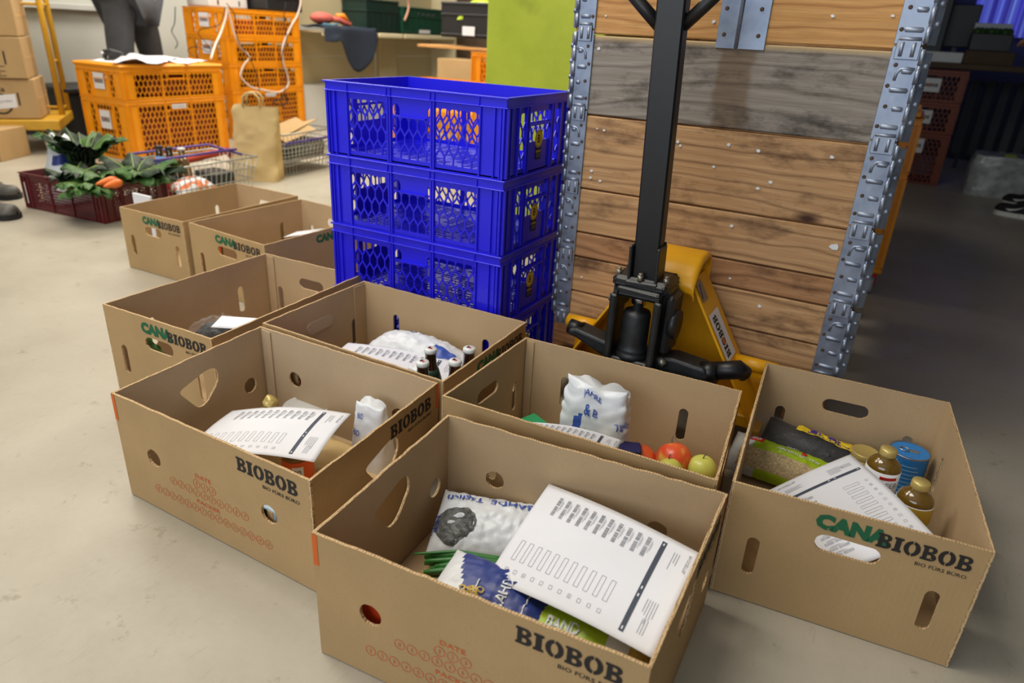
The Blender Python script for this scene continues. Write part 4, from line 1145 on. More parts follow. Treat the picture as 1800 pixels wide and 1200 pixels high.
crumple('bread_bag', 'upright crumpled white bread bag with blue lettering behind the apples', (-.470, 1.345, .0135), .175, .11, .222, 17, ['bag_white', 'bag_blue2', 'bag_grey'], mif=lambda u, v: 1 if (.665 < u < .70 and .50 < v < .66+(u-.665)*2) else (2 if noise.noise(Vector((u*24, v*12, 7))) > .18 and .66 < u < .76 and .36 < v < .55 else 0),  # grey patch paints the shade of the bag's folds
    txt=[('BAHDE', .58, .40, .66, .50), ('JAHRE', .70, .88, .79, .95), ('2022', .80, .50, .84, .54), ('Täglich', .86, .60, .96, .70), ('&', .715, .70, .75, .82), ('B', .76, .72, .785, .80)], top=.82, group='paper bags of bread', nu=52, nv=34)
rr = root('chocolate_carton', 'flat green and white carton under the slip in the apples box', 'carton', at(945, 740, .14), 0)
a_ = at(915, 733, .155); m = MB()
Tz = Matrix.Translation((a_.x+.07, a_.y-.02, .09)) @ Matrix.Rotation(-.35, 4, 'Z') @ Matrix.Rotation(.10, 4, 'Y')
m.bbox(-.085, .085, -.045, .045, -.072, .050, .003, 0, Tz); build(m, 'carton_body', mat('bright_green_carton', (40, 150, 92), .45), rr)
m = MB(); m.bbox(-.075, -.055, -.035, -.015, .0498, .0508, .0003, 0, Tz); build(m, 'red_mark', 'red', rr)
jx, jy = -.415, 1.262
rr = root('food_jar', 'jar with a greenish gold lid behind the slip in the apples box', 'jar', (jx, jy, zb))
build(MB().lathe((jx, jy, zb), [(.029, 0), (.033, .004), (.033, .10), (.029, .112)], 28), 'glass_body', 'olive_glass', rr)
build(MB().lathe((jx, jy, zb), [(.034, .11), (.0345, .112), (.0345, .126), (.032, .128), (.00001, .127)], 28), 'lid', 'gold', rr)
m = MB(); Tz = Matrix.Translation((-.375, 1.315, .075)) @ Matrix.Rotation(.4, 4, 'Z')
m.bbox(-.03, .03, -.02, .02, -.06, .05, .004, 0, Tz); tag(build(m, 'carton', mat('navy_carton', (34, 36, 92), .45)), 'small navy carton between the white bag and the apples', 'carton')
slip('packing_slip', 'packing slip leaning on the front wall of the apples box', at(918, 741, .185)+Vector((0, 0, 0)), at(1094, 774, .150), at(1080, 792, .150)+Vector((.0, -.045, -.03)), at(918, 741, .185)+Vector((-.01, -.05, -.03)), .012)
# ================================================================ bottles box (b7)
caps = [(743, 638), (757, 615), (800, 636), (825, 614)]
bl_ = ['front left white-capped brown bottle in the middle box', 'back left white-capped brown bottle in the middle box', 'front right white-capped brown bottle in the middle box', 'rightmost, back white-capped brown bottle in the middle box']
for (u, v), lb in zip(caps, bl_):
    p = at(u, v, .252); o = beer((p.x, p.y, zb), lb); o['group'] = 'white-capped bottles'
    g = MB(); put(g, rectgeo(-.006, -.005, -.001, .005), lambda a, b: Vector((p.x+a, p.y+b, zb+.2448)), 0); put(g, rectgeo(0, -.005, .006, .001), lambda a, b: Vector((p.x+a, p.y+b, zb+.2448)), 1)
    build(g, 'cap_print', ['cloth_black', 'red'], o, label='red and dark print on the cap')
    if lb.startswith('back left'):
        g = MB(); f_ = lambda a, b: Vector((p.x+(.0262+.0*b)*math.cos(a), p.y+.0262*math.sin(a), zb+b))
        put(g, rectgeo(-2.2, .140, -.9, .178, 8, 2), lambda a, b: Vector((p.x+(.0312-(b-.14)*.19)*math.cos(a), p.y+(.0312-(b-.14)*.19)*math.sin(a), zb+b)), 0)
        put(g, rectgeo(-1.8, .160, -1.4, .174, 3, 1), lambda a, b: Vector((p.x+(.0318-(b-.14)*.19)*math.cos(a), p.y+(.0318-(b-.14)*.19)*math.sin(a), zb+b)), 1)
        put(g, rectgeo(-1.5, .144, -1.2, .16, 3, 1), lambda a, b: Vector((p.x+(.0318-(b-.14)*.19)*math.cos(a), p.y+(.0318-(b-.14)*.19)*math.sin(a), zb+b)), 2)
        build(g, 'shoulder_label', ['paper', 'red', 'cloth_black'], o)
r6 = root('bread_bag', 'white bag with blue stripe lying behind the bottles in the middle box', 'bread', (-1.0, 1.42, .1), 0, 'paper bags of bread')
mb, S, P = pillow((-1.03, 1.43, .105), (1, .02, -.05), (0, 1, .1), .33, .17, .11, seed=51, cr=.0040, mif=lambda u, v: 1 if u > .66 and .18 < v < .5 else 0, nu=44, nv=28)
build(mb, 'bag', ['bag_white', 'bag_blue2'], r6)
g = MB(); put(g, subdiv(text2d('Täglich', .28, .66, .48, .76, .01), .04), P(.002)); build(g, 'printed_lettering', 'paper_band', r6)
slip('packing_slip', 'packing slip tucked in front of the white-capped bottles', at(612, 602, .155), at(818, 640, .150), Vector((-.80, 1.185, .135)), Vector((-1.17, 1.175, .14)), .01)
# ================================================================ left middle box (b4): black bag, slip, leaves
r7 = root('salad_bag', 'black clear-windowed bag of dark contents in the left middle box', 'food pack', (-1.5, 1.2, .1), 0)
mb, S, P = pillow((-1.475, 1.155, .155), (1, .25, .1), (-.2, 1, .2), .20, .13, .08, seed=61, cr=.004)
build(mb, 'contents', 'beans', r7)
mb, S, P = pillow((-1.485, 1.155, .158), (1, .25, .1), (-.2, 1, .2), .235, .145, .09, seed=63, cr=.006)
build(mb, 'clear_film', 'clear', r7)
m = MB(); Tz = Matrix.Translation((-1.378, 1.13, .13)) @ Matrix.Rotation(.3, 4, 'Z'); m.bbox(-.02, .015, -.03, .03, -.10, .045, .004, 0, Tz)
tag(build(m, 'carton', 'lab_yellow'), 'yellow carton beside the black bag in the left middle box', 'carton')
m = MB().sheet(lambda u, v: at(390, 555, .236)*(1-u)+at(462, 560, .232)*u+Vector((.015, -.05, -.012))*v, 6, 4, .0005)
tag(build(m, 'packing_slip', 'paper'), 'small visible part of a packing slip on the black bag in the left middle box', 'paper', 'packing slips')
def leafshape(base, d, n, L, W_, bend, m_, nm='leaf', seed=0, parent=None, ruff=.006):
    base = Vector(base); d = Vector(d).normalized(); n = Vector(n); s = d.cross(n).normalized(); n = s.cross(d).normalized()
    def S(u, v):
        w_ = W_*math.sin(math.pi*min(1, u*.92+.06))**.8*(v-.5)
        z = bend*u*u*L-abs(v-.5)*W_*.5+ruff*math.sin(u*14+v*3+seed)*abs(v-.5)*2
        return base+d*(u*L*(1-.15*abs(bend)*u))+s*w_+n*z
    mb = MB().sheet(S, 10, 6, .0008)
    mb.tube([S(k/8, .5)+n*.001 for k in range(9)], [.0032*(1-k/10) for k in range(9)], 6, 1)
    mb.tube([base-d*L*.35-n*.01, base], .0032, 6, 1)
    return build(mb, nm, [m_, 'leaf_light'], parent)
for k in range(4):
    b = at(258+10*k, 617+3*k, .13); tag(leafshape((b.x+.02, b.y+.02, .12-.01*k), (-.3, -.2, .5-.2*k), (0, -1, .4), .09, .03, .1, 'leaf_mid', seed=k), 'green leaf showing through the handle hole of the left middle box', 'leaf', 'green leaves in the left middle box')
b = at(225, 548, .20); m = MB().tube([(b.x, b.y, .10), (b.x+.003, b.y+.002, .17), (b.x-.002, b.y+.004, .225)], [.003, .002, .001], 6)
tag(build(m, 'green_stalk', 'onion'), 'thin green stalk at the left wall of the left middle box', 'vegetable')
# back box (b5): paper slip; orange item
m = MB().sheet(lambda u, v: at(497, 417, .15)*(1-u)+at(550, 410, .15)*u+Vector((-.02, .10, .0))*v, 6, 4, .0005)
tag(build(m, 'packing_slip', 'paper'), 'packing slip inside the box partly behind the blue crates', 'paper', 'packing slips')
m = MB(); m.bbox(-2.19, -2.165, 1.68, 1.72, .014, .20, .004); tag(build(m, 'carton', 'orange_jar'), 'orange carton seen through the handle hole of the box behind the blue crates', 'carton')
m = MB(); m.bbox(-2.37, -2.30, 1.69, 1.77, .014, .15, .004); tag(build(m, 'carton', mat('pale_yellow_carton', (226, 206, 130), .5)), 'pale yellow carton seen through the slot of the rearmost box', 'carton')
# ---------------------------------------------------------------- pallet, collars, pallet truck
WX0, WX1, WY0, WY1, WZ = -.803, -.002, 1.787, 2.985, .191
pl = root('pallet', 'wooden pallet raised on the yellow pallet truck under the collars', 'pallet', ((WX0+WX1)/2, (WY0+WY1)/2, .047))
for i in range(5):
    y = WY0+.01+i*(1.178-.10)/4; build(MB().bbox(WX0+.005, WX1-.005, y, y+.10, .168, .190, .002), 'deck_board', 'wood_dark', pl)
for x in (WX0+.005, (WX0+WX1)/2-.0725, WX1-.15):
    w_ = .145 if abs(x-((WX0+WX1)/2-.0725)) < .01 else .10
    if x == WX1-.15: x = WX1-.105
    build(MB().bbox(x, x+w_, WY0+.01, WY1-.01, .047, .067, .002), 'bottom_board', 'wood_dark', pl)
    for y in (WY0+.01, 2.30, WY1-.155): build(MB().bbox(x+.001, x+w_-.001, y, y+.145, .067, .168, .002), 'block', 'wood_dark', pl)
rows = [('wood_brown', .60), ('wood_brown', .62), ('wood_brown', None), ('wood_grey', None), ('wood_fresh', None)]
clab = ['bottom wooden pallet collar of the stack, behind the pallet truck', 'second wooden pallet collar from the bottom, with a narrow lower board', 'middle wooden pallet collar, one wide light-brown board dotted with paper scraps', 'weathered grey wooden pallet collar, fourth from the bottom', 'topmost pallet collar in view, of fresh yellow pine with a steel hinge plate']
def hinge_strip(side, z0, z1, seed):
    rnd = random.Random(seed); m = MB(); s = -1 if side == 'L' else 1
    xi = -.743 if side == 'L' else -.060       # inner edge of the flat leaf
    xc = -.790 if side == 'L' else -.004       # knuckle line
    xo = -.809 if side == 'L' else .018
    yf = WY0-.003
    z0a, z1a = z0+.012, z1+.010
    m.bbox(min(xi, xc), max(xi, xc), yf-.0015, yf+.0015, z0a, z1a, .0008)
    m.cyl((xc+s*.003, yf-.001, z0a+.004), (xc+s*.003, yf-.001, z1a-.004), .0042, 10)
    n_ = 5
    for k in range(n_):
        za = z0a+(z1a-z0a)*k/n_; m.tube([(xc+s*.003, yf-.001, za+.003), (xc+s*.003, yf-.001, za+(z1a-z0a)/n_-.004)], .0055, 10)
    # outer leaf folds back round the corner
    vs = [(xc+s*.006, yf-.001, z0a), (xo, yf+.012, z0a), (xo, yf+.012, z1a-.01), (xc+s*.006, yf-.001, z1a-.01), (xc+s*.006, yf+.002, z0a), (xo-s*.002, yf+.015, z0a), (xo-s*.002, yf+.015, z1a-.01), (xc+s*.006, yf+.002, z1a-.01)]
    m.add(vs, [(0, 1, 2, 3), (7, 6, 5, 4), (0, 4, 5, 1), (1, 5, 6, 2), (2, 6, 7, 3), (3, 7, 4, 0)])
    m.bbox(min(xo, xo-s*.002), max(xo, xo-s*.002), yf+.012, yf+.075, z0a, z1a-.01, .0005)
    # pressed ribs
    for k in range(4):
        z = z0a+.028+k*.038; lng = (k % 2 == 0)
        xa = xi+s*(.012 if lng else .026); xb = xc-s*.005
        m.tube([(xa, yf+.003, z), (xa+s*.004, yf+.002, z), (xb-s*.004, yf+.002, z), (xb, yf+.003, z)], [.003, .0066, .0066, .003], 10)
        m.tube([(xc+s*.009, yf+.005, z+.012), (xc+s*.012, yf+.005, z+.012), (xo-s*.005, yf+.011, z+.012), (xo-s*.002, yf+.013, z+.012)], [.003, .0066, .0066, .003], 10)
    # stacking lug that hangs over the collar below
    m.bbox(min(xi+s*.006, xc-s*.004), max(xi+s*.006, xc-s*.004), yf-.006, yf-.0035, z0-.018, z0+.022, .002)
    zc = z0+.022
    m.tube([(xi+s*.008, yf-.003, zc), (xc-s*.006, yf-.003, zc)], .0045, 8)
    for q in (.3, .7): m.tube([(xi+(xc-xi)*q, yf-.0045, z0-.012), (xi+(xc-xi)*q, yf-.0045, z0+.016)], .0045, 8)
    m.tube([(xi+s*.018, yf, z1-.058), (xi+s*.019, yf, z1-.044), (xi+s*.025, yf, z1-.035), (xi+s*.036, yf, z1-.033), (xc-s*.004, yf, z1-.034)], .004, 8)
    return m
for i in range(5):
    z0 = WZ+.195*i; z1 = z0+.193; mt, sp = rows[i]
    c = root('pallet_collar', clab[i], 'pallet collar', ((WX0+WX1)/2, (WY0+WY1)/2, z0), 0, 'wooden pallet collars in a stack')
    segs = [(z0, z1)] if not sp else [(z0, z0+.193*(1-sp)-.001), (z0+.193*(1-sp)+.001, z1)]
    if i == 0: segs = [(z0, z0+.088), (z0+.090, z1)]
    if i == 1: segs = [(z0, z0+.070), (z0+.072, z1)]
    for j, (a, b) in enumerate(segs):
        m = MB().bbox(WX0+.006, WX1-.004, WY0, WY0+.019, a+.001, b-.001, .003)
        build(m, 'front_board', (mt if j or i > 1 else ('wood_dark' if i == 1 else mt)), c)
        build(MB().bbox(WX0+.006, WX1-.004, WY1-.019, WY1, a+.001, b-.001, .002), 'rear_board', 'wood_brown', c)
        for x in (WX0, WX1-.019): build(MB().bbox(x, x+.019, WY0+.021, WY1-.021, a+.001, b-.001, .002), 'side_board', 'wood_brown', c)
    for sd in ('L', 'R'):
        hs = build(hinge_strip(sd, z0, z1, i), 'corner_hinge', 'galv', c)
        s = -1 if sd == 'L' else 1; xi = -.743 if sd == 'L' else -.060
        for k in range(4):
            zz = z0+.04+k*.042; xx = xi+s*(.014 if k % 2 else .008)
            build(MB().lathe((xx, WY0-.0045, zz), [(.0045, 0), (.004, .0016), (.0018, .0018), (.00001, .0008)], 10, 0, Matrix.Rotation(math.pi/2, 4, 'X')), 'screw', 'screw', hs)
    if i == 4:
        hp = MB(); hp.bbox(-.434, -.388, WY0-.0035, WY0-.0005, .955, 1.19, .0008); hp.bbox(-.384, -.322, WY0-.0035, WY0-.0005, .955, 1.19, .0008)
        hp.cyl((-.386, WY0-.004, .957), (-.386, WY0-.004, 1.19), .0048, 10)
        h_ = build(hp, 'hinge_plate', 'galv', c)
        for (x, z) in ((-.418, .985), (-.340, .985), (-.420, 1.04), (-.342, 1.04), (-.418, 1.10), (-.342, 1.10)):
            build(MB().lathe((x, WY0-.0045, z), [(.0048, 0), (.004, .0016), (.0018, .0018), (.00001, .0008)], 10, 0, Matrix.Rotation(math.pi/2, 4, 'X')), 'screw', 'screw', h_)
    scraps = {4: [(1065, 28), (1152, 34), (1255, 38), (1570, 28), (1464, 28)], 2: [(1050, 226), (1062, 229), (1192, 249), (1281, 254), (1333, 265), (1462, 276), (1332, 331), (1040, 300), (1038, 312), (1055, 318), (1355, 320), (1255, 293), (1196, 256)], 3: [(1053, 85)], 1: [(1466, 434), (1286, 397)], 0: [(1022, 487), (1283, 489), (1335, 538)]}.get(i, [])
    for (u, v) in scraps:
        p = aty(u, v, WY0-.001); s_ = .012 if (u, v) in ((1466, 434),) else random.uniform(.003, .0062); a = random.uniform(0, 3)
        pts = [(p.x+s_*math.cos(a+t)*random.uniform(.6, 1.2), p.z+s_*.7*math.sin(a+t)*random.uniform(.6, 1.2)) for t in (0, 1.1, 2.2, 3.4, 4.4, 5.3)]
        sc_ = build(MB().prism(pts, WY0-.0025, WY0-.0002, 'xz'), 'paper_scrap', 'bag_white', c)
# ---- pallet truck
XC = -.432
pt = root('pallet_truck', 'yellow hand pallet truck with a black steering pole, standing under the pallet', 'pallet truck', (XC, 1.66, 0))
hw = lambda z: .233-(z-.162)*.60
YF, YB = 1.625, 1.755
def slab(x0, z0, x1, z1, y0, y1, t):   # sloped plate from (x0,z0) to (x1,z1)
    d = Vector((x1-x0, 0, z1-z0)).normalized(); n = Vector((d.z, 0, -d.x))*t
    P4 = [Vector((x0, 0, z0)), Vector((x1, 0, z1)), Vector((x1, 0, z1))+n, Vector((x0, 0, z0))+n]
    return [(p.x, p.z) for p in P4]
m = MB()
zt = .432
m.prism(slab(XC+hw(.07), .07, XC+hw(zt), zt, 0, 0, -.006), YF, YB)
o = build(m, 'frame_leg', 'yellow', pt); soft(o, .0015)
m = MB().prism(slab(XC-hw(.07), .07, XC-hw(zt), zt, 0, 0, .006), YF, YB)
o = build(m, 'frame_leg', 'yellow', pt); soft(o, .0015)
m = MB().prism([(XC-hw(.07)+.004, .07), (XC+hw(.07)-.004, .07), (XC+hw(zt)-.004, zt), (XC-hw(zt)+.004, zt)], YB-.006, YB)
build(m, 'frame_plate', 'yellow', pt)
# rounded top cap with sloping front lip
cw = .083; prof = [(YF-.020, .405), (YF-.022, .425), (YF-.010, .448), (YF+.012, .470), (YF+.04, .484), (YB-.03, .487), (YB-.008, .478), (YB, .455), (YB, .42)]
def capS(u, v):
    k = u*(len(prof)-1); i = min(int(k), len(prof)-2); t = k-i; y, z = (prof[i][0]*(1-t)+prof[i+1][0]*t, prof[i][1]*(1-t)+prof[i+1][1]*t)
    a = (v-.5)*2; s = 1 if a >= 0 else -1; a = abs(a)
    if a < .72: x = a/.72*(cw-.012); dz = 0
    else: q = (a-.72)/.28*math.pi/2; x = cw-.012+.012*math.sin(q); dz = -(1-math.cos(q))*.016
    return Vector((XC+s*x, y, z+dz))
build(MB().sheet(capS, 24, 24, -.004), 'frame_cap', 'yellow', pt)
for s in (-1, 1): build(MB().cyl((XC+s*.19, 1.72, .215), (XC+s*(.285 if s < 0 else .30), 1.72, .215), .019, 18), 'pivot_tube', 'yellow', pt)
for s in (-1, 1):
    x0 = XC+s*.195; m = MB().bbox(x0-.08, x0+.08, YB-.005, 2.86, .105, .160, .008)
    m2 = MB().bbox(x0-.075, x0+.075, YF+.01, YB+.1, .075, .11, .004)
    f = build(m, 'fork', 'yellow', pt); m2.bbox(XC+s*.285-.012, XC+s*.285+.012, YF-.01, YB, .052, .09, .004); build(m2, 'fork_root', 'yellow', f)
    build(MB().cyl((x0-.035, 2.75, .037), (x0+.035, 2.75, .037), .037, 20), 'load_wheel', 'rubber', f)
    build(MB().cyl((x0-.012, 2.75, .05), (x0+.012, 2.75, .12), .012, 8), 'wheel_stem', 'black_metal', f)
# stickers
def legfr(z, off): 
    x = XC+hw(z); d = Vector((-.60, 0, 1)).normalized(); return Frame((x, 0, z), (0, 1, 0), d, off=off)
fr = Frame((XC+hw(.285), 1.628, .285), Vector((0, 1, 0)), Vector((-.60, 0, 1)).normalized(), off=.0016)
g = MB(); put(g, rectgeo(.006, -.055, .092, .075), fr.P, 0)
vs, fs = slabword(0, 0, .112, .032); put(g, ([Vector((.056-v.y, -.047+v.x, 0)) for v in vs], fs), lambda a, b: fr.P(a, b, .0006), 1)
put(g, fill2d([ell(.040, -.004, .008, .010, 14)]), lambda a, b: fr.P(a, b, .0009), 2)
put(g, rectgeo(.058, .0, .060, .05), lambda a, b: fr.P(a, b, .0006), 3)
build(g, 'label', ['label', 'ink', 'orange_tape', 'paper_ink'], pt, label='white BIOBOB sticker on the right leg')
fr = Frame((XC+hw(.405), 1.632, .405), Vector((0, 1, 0)), Vector((-.60, 0, 1)).normalized(), off=.0016)
g = MB(); put(g, rectgeo(.004, -.030, .05, .022), fr.P, 0); put(g, fill2d([[(.012, -.024), (.030, .015), (.026, .016), (.010, -.02)]]), lambda a, b: fr.P(a, b, .0005), 1)
build(g, 'foil_sticker', ['silver', 'ink'], pt, label='worn silver foil sticker')
# pump body
YP = 1.545; PX = XC-.022
m = MB()
m.bbox(PX-.066, PX+.066, YP-.05, YP+.06, .425, .452, .008); m.bbox(PX-.055, PX+.055, YP-.055, YP+.03, .405, .43, .006)
m.prism([(PX-.074, .36), (PX-.070, .425), (PX-.05, .44), (PX-.05, .36)], YP-.02, YP+.05); m.prism([(PX+.05, .36), (PX+.05, .44), (PX+.070, .425), (PX+.074, .36)], YP-.02, YP+.05)
o = build(m, 'pump_head', 'cast', pt); soft(o, .004)
for (x, y) in ((-.058, -.03), (.058, -.03), (0, -.045), (-.058, .045)):
    build(MB().cyl((PX+x, YP+y, .45), (PX+x, YP+y, .463), .0075, 6).cyl((PX+x, YP+y, .463), (PX+x, YP+y, .468), .005, 10), 'bolt', 'bolt', pt)
m = MB()
for s in (-1, 1):
    m.prism([(PX+s*.062, .235), (PX+s*.056, .42), (PX+s*.046, .42), (PX+s*.050, .235)][::1], YP-.062, YP+.01)
    m.bbox(PX+s*.054-.008, PX+s*.054+.008, YP-.066, YP-.054, .24, .41, .003)
m.bbox(PX-.062, PX+.062, YP-.062, YP+.055, .222, .248, .008); m.bbox(PX-.045, PX+.045, YP-.075, YP-.05, .205, .245, .008)
o = build(m, 'pump_frame', 'cast', pt); soft(o, .002)
m = MB().lathe((PX-.004, YP-.02, .246), [(.040, 0), (.042, .006), (.040, .014), (.037, .018), (.039, .022), (.037, .026), (.035, .032), (.034, .04), (.034, .112), (.031, .120), (.012, .122), (.012, .150)], 28)
build(m, 'pump_piston', 'cast', pt)
m = MB().cyl((PX-.018, YP-.02, .395), (PX+.012, YP-.02, .395), .014, 18); build(m, 'roller', 'chrome', pt)
m = MB().cyl((PX+.075, YP+.0, .345), (PX+.095, YP+.0, .345), .036, 20); m.bbox(PX+.06, PX+.085, YP-.03, YP+.05, .27, .42, .008); build(m, 'release_lever_housing', 'cast', pt)
build(MB().cyl((PX-.078, YP-.02, .385), (PX-.066, YP-.02, .385), .010, 8), 'side_bolt', 'bolt', pt); m = MB(); m.cyl((PX+.070, YP-.035, .262), (PX+.086, YP-.04, .252), .009, 8); build(m, 'side_bolt', 'bolt', pt)
# axle arms
m = MB()
m.prism([(PX-.05, .215), (PX-.05, .265), (PX-.155, .285), (PX-.175, .28), (PX-.178, .262), (PX-.155, .258)], YP-.03, YP+.03)
o = build(m, 'axle_arm', 'cast', pt); soft(o, .008, 3); m = MB()
m.prism([(PX+.05, .20), (PX+.05, .262), (PX+.10, .27), (PX+.18, .262), (PX+.19, .24), (PX+.18, .222)], YP-.03, YP+.035)
o = build(m, 'axle_arm', 'cast', pt); soft(o, .008, 3)
m = MB()
m.cyl((PX-.150, YP, .27), (PX-.185, YP, .275), .020, 16); build(m, 'axle_joint', 'black_metal', pt); m = MB(); m.cyl((PX+.165, YP, .243), (PX+.205, YP, .248), .026, 16); m.tube([(PX+.19, YP, .25), (PX+.25, YP+.02, .262), (PX+.262, YP+.03, .25)], [.022, .023, .020], 14)
build(m, 'axle_joint', 'black_metal', pt)
for s in (-1, 1):
    wm = MB().cyl((PX+s*.04, YP+.03, .082), (PX+s*.09, YP+.03, .082), .080, 36).cyl((PX+s*.036, YP+.03, .082), (PX+s*.094, YP+.03, .082), .04, 20)
    build(wm, 'steering_wheel', 'rubber', pt)
m = MB().cyl((PX-.1, YP+.03, .082), (PX+.1, YP+.03, .082), .014, 14); m.bbox(PX-.02, PX+.02, YP-.02, YP+.02, .08, .225, .006); build(m, 'wheel_axle', 'black_metal', pt)
# pole
p0 = Vector((PX+.004, YP-.012, .445)); p1 = Vector((PX-.028, YP-.012, 1.32))
zx = (p1-p0).normalized(); xx = Vector((1, 0, 0)); xx = (xx-zx*xx.dot(zx)).normalized(); yy = zx.cross(xx)
Tp = Matrix((xx, yy, zx)).transposed().to_4x4(); Tp.translation = p0
o = build(MB().bbox(-.0305, .0305, -.018, .022, .0, .88, .004, 0, Tp), 'pole', 'black_metal', pt)
m = MB()
for s in (-1, 1): m.bbox(s*.033-.0035, s*.033+.0035, -.034, .024, -.01, .085, .002, 0, Tp)
m.bbox(-.034, .034, .020, .027, -.01, .09, .002, 0, Tp); m.bbox(-.040, .040, -.04, .03, -.012, .004, .004, 0, Tp)
build(m, 'pole_bracket', 'cast', pt)
m = MB()
for s in (-1, 1): m.tube([Tp @ Vector((s*.025, 0, .548)), Tp @ Vector((s*.065, 0, .585)), Tp @ Vector((s*.14, 0, .655)), Tp @ Vector((s*.15, 0, .80)), Tp @ Vector((s*.12, 0, .86)), Tp @ Vector((0, 0, .875))], .0135, 12)
build(m, 'grip_loop', 'black_metal', pt)
# ---------------------------------------------------------------- produce crate contents (maroon crate)
def mp(x, y, z): return MT @ Vector((x, y, z))
rng = random.Random(4)
def greens(name, label, base, n, L, W_, mt, spread, up, seed, group='leafy greens in the maroon crate', kind='kale'):
    r = root(name, label, 'vegetable', base, 0, group); rg = random.Random(seed)
    for k in range(n):
        a = spread[0]+(spread[1]-spread[0])*(k+.5)/n+rg.uniform(-.2, .2); t = up+rg.uniform(-.25, .35)
        d = Vector((math.cos(a), math.sin(a), t)); l = L*rg.uniform(.75, 1.15)
        leafshape(Vector(base)+d.normalized()*.03, d, Vector((0, 0, 1))-Vector((math.cos(a), math.sin(a), 0))*.3, l, W_*rg.uniform(.8, 1.15), -rg.uniform(.1, .5), mt if rg.random() < .75 else 'leaf_mid', 'leaf', seed+k, r, .012)
    return r
ga = lambda u, v, z: at(u, v, z)
greens('kale_bunch', 'tall dark green leafy bunch rising at the back of the maroon crate', ga(150, 296, .19), 20, .21, .10, 'leaf_dark', (-.6, 6.0), 1.9, 3)
greens('kale_bunch', 'dark green leafy bunch with pale stem, at the left of the maroon crate', ga(128, 318, .18), 11, .12, .085, 'leaf_dark', (-1.5, 2.2), .7, 13)
greens('lettuce_head', 'bright green leafy head in the middle of the maroon crate', ga(180, 318, .18), 15, .15, .12, 'leaf_mid', (0, 6.2), .6, 23)
greens('chard_bunch', 'dark green bunch with yellow stems at the right of the maroon crate', ga(238, 312, .19), 16, .20, .12, 'leaf_dark', (-.8, 3.6), .55, 33)
greens('spinach_bunch', 'bunch of mid green leaves at the front of the maroon crate', ga(160, 330, .17), 9, .12, .10, 'leaf_mid', (3.2, 6.4), .35, 43)
for k, (u0, v0, u1, v1, lb) in enumerate(((205, 315, 168, 324, 'upper carrot at the front corner of the maroon crate'), (213, 320, 182, 328, 'lower carrot at the front corner of the maroon crate'))):
    a, b = at(u0, v0, .21), at(u1, v1, .205); o = root('carrot', lb, 'carrot', (a+b)/2, 0, 'carrots in the maroon crate')
    pts = [a.lerp(b, t/8) for t in range(9)]
    build(MB().tube(pts, [.012, .019, .021, .020, .018, .015, .012, .008, .003], 12), 'root', 'carrot', o)
    build(MB().tube([a, a+(a-b)*.12], .005, 6), 'stalk', 'leaf_mid', o)
p = MT @ Vector((-.215, .0, .01))
crumple('plastic_bag', 'crumpled white bag with dark print in the left corner of the maroon crate', (p.x, p.y, .012), .165, .22, .33, 71, ['bag_white', 'cloth_black', 'bag_blue'], mif=lambda u, v: 2 if (.76 < u < .98 and .60 < v < .76) else (1 if noise.noise(Vector((u*22, v*16, 3))) > .36 and v > .72 else 0), top=.62)
m = MB(); q = MT @ Vector((.302, -.07, .15)); 
# strip label and white stroke on the maroon crate
m = MB(); fr = Frame((-.262, -.2, .03), (1, 0, 0), off=.0015); put(m, rectgeo(0, 0, .008, .11), fr.P); build(m, 'strip_mark', 'label', mar, local=True, label='thin white strip')
# white card behind the rear box
a = at(232, 355, .20); m = MB(); m.bbox(a.x-.02, a.x+.10, a.y+.02, a.y+.03, .0, .235, .001)
tag(build(m, 'white_card', 'paper'), 'small white card standing between the maroon crate and the rearmost box', 'card')
# ---------------------------------------------------------------- wire baskets
def basket(name, label, c, L, W_, h, rz, handle=None, nx=16, ny=11, group='wire shopping baskets'):
    r = root(name, label, 'basket', c, rz, group); tp = .86
    rm = MB(); P = lambda x, y, z: Vector((x*L/2, y*W_/2, z))
    rm.tube([P(-1, -1, h), P(1, -1, h), P(1, 1, h), P(-1, 1, h)], .0055, 8, 0, True)
    build(rm, 'rim', 'wire', r, local=True)
    g = MB(); t = .0028
    for i in range(nx+1):
        x = -1+2*i/nx
        g.tube([P(x, -1, h), P(x*tp, -tp, .006), P(x*tp, tp, .006), P(x, 1, h)], t, 5)
    for j in range(1, ny):
        y = -1+2*j/ny
        g.tube([P(-1, y, h), P(-tp, y*tp, .006), P(tp, y*tp, .006), P(1, y, h)], t, 5)
    for q in (.0, .33, .66):
        k = tp+(1-tp)*q; g.tube([P(-k, -k, .006+h*q), P(k, -k, .006+h*q), P(k, k, .006+h*q), P(-k, k, .006+h*q)], t*1.3, 5, 0, True)
    w_ = build(g, 'wire_mesh', 'wire', r, local=True); w_['kind'] = 'stuff'
    if handle:
        for (y0, y1) in handle:
            hd = MB(); hd.tube([P(-.9, y0, h+.004), P(-.9, y1, h+.03), P(.9, y1, h+.03), P(.9, y0, h+.004)], .0075, 8)
            build(hd, 'handle', 'purple', r, local=True, label='purple handle')
    return r
basket('wire_basket', 'wire shopping basket with purple handles behind the maroon crate, with bottles in it', (-3.60, 2.735, .0), .60, .40, .20, R90, [(.5, -.3), (-.5, .95)])
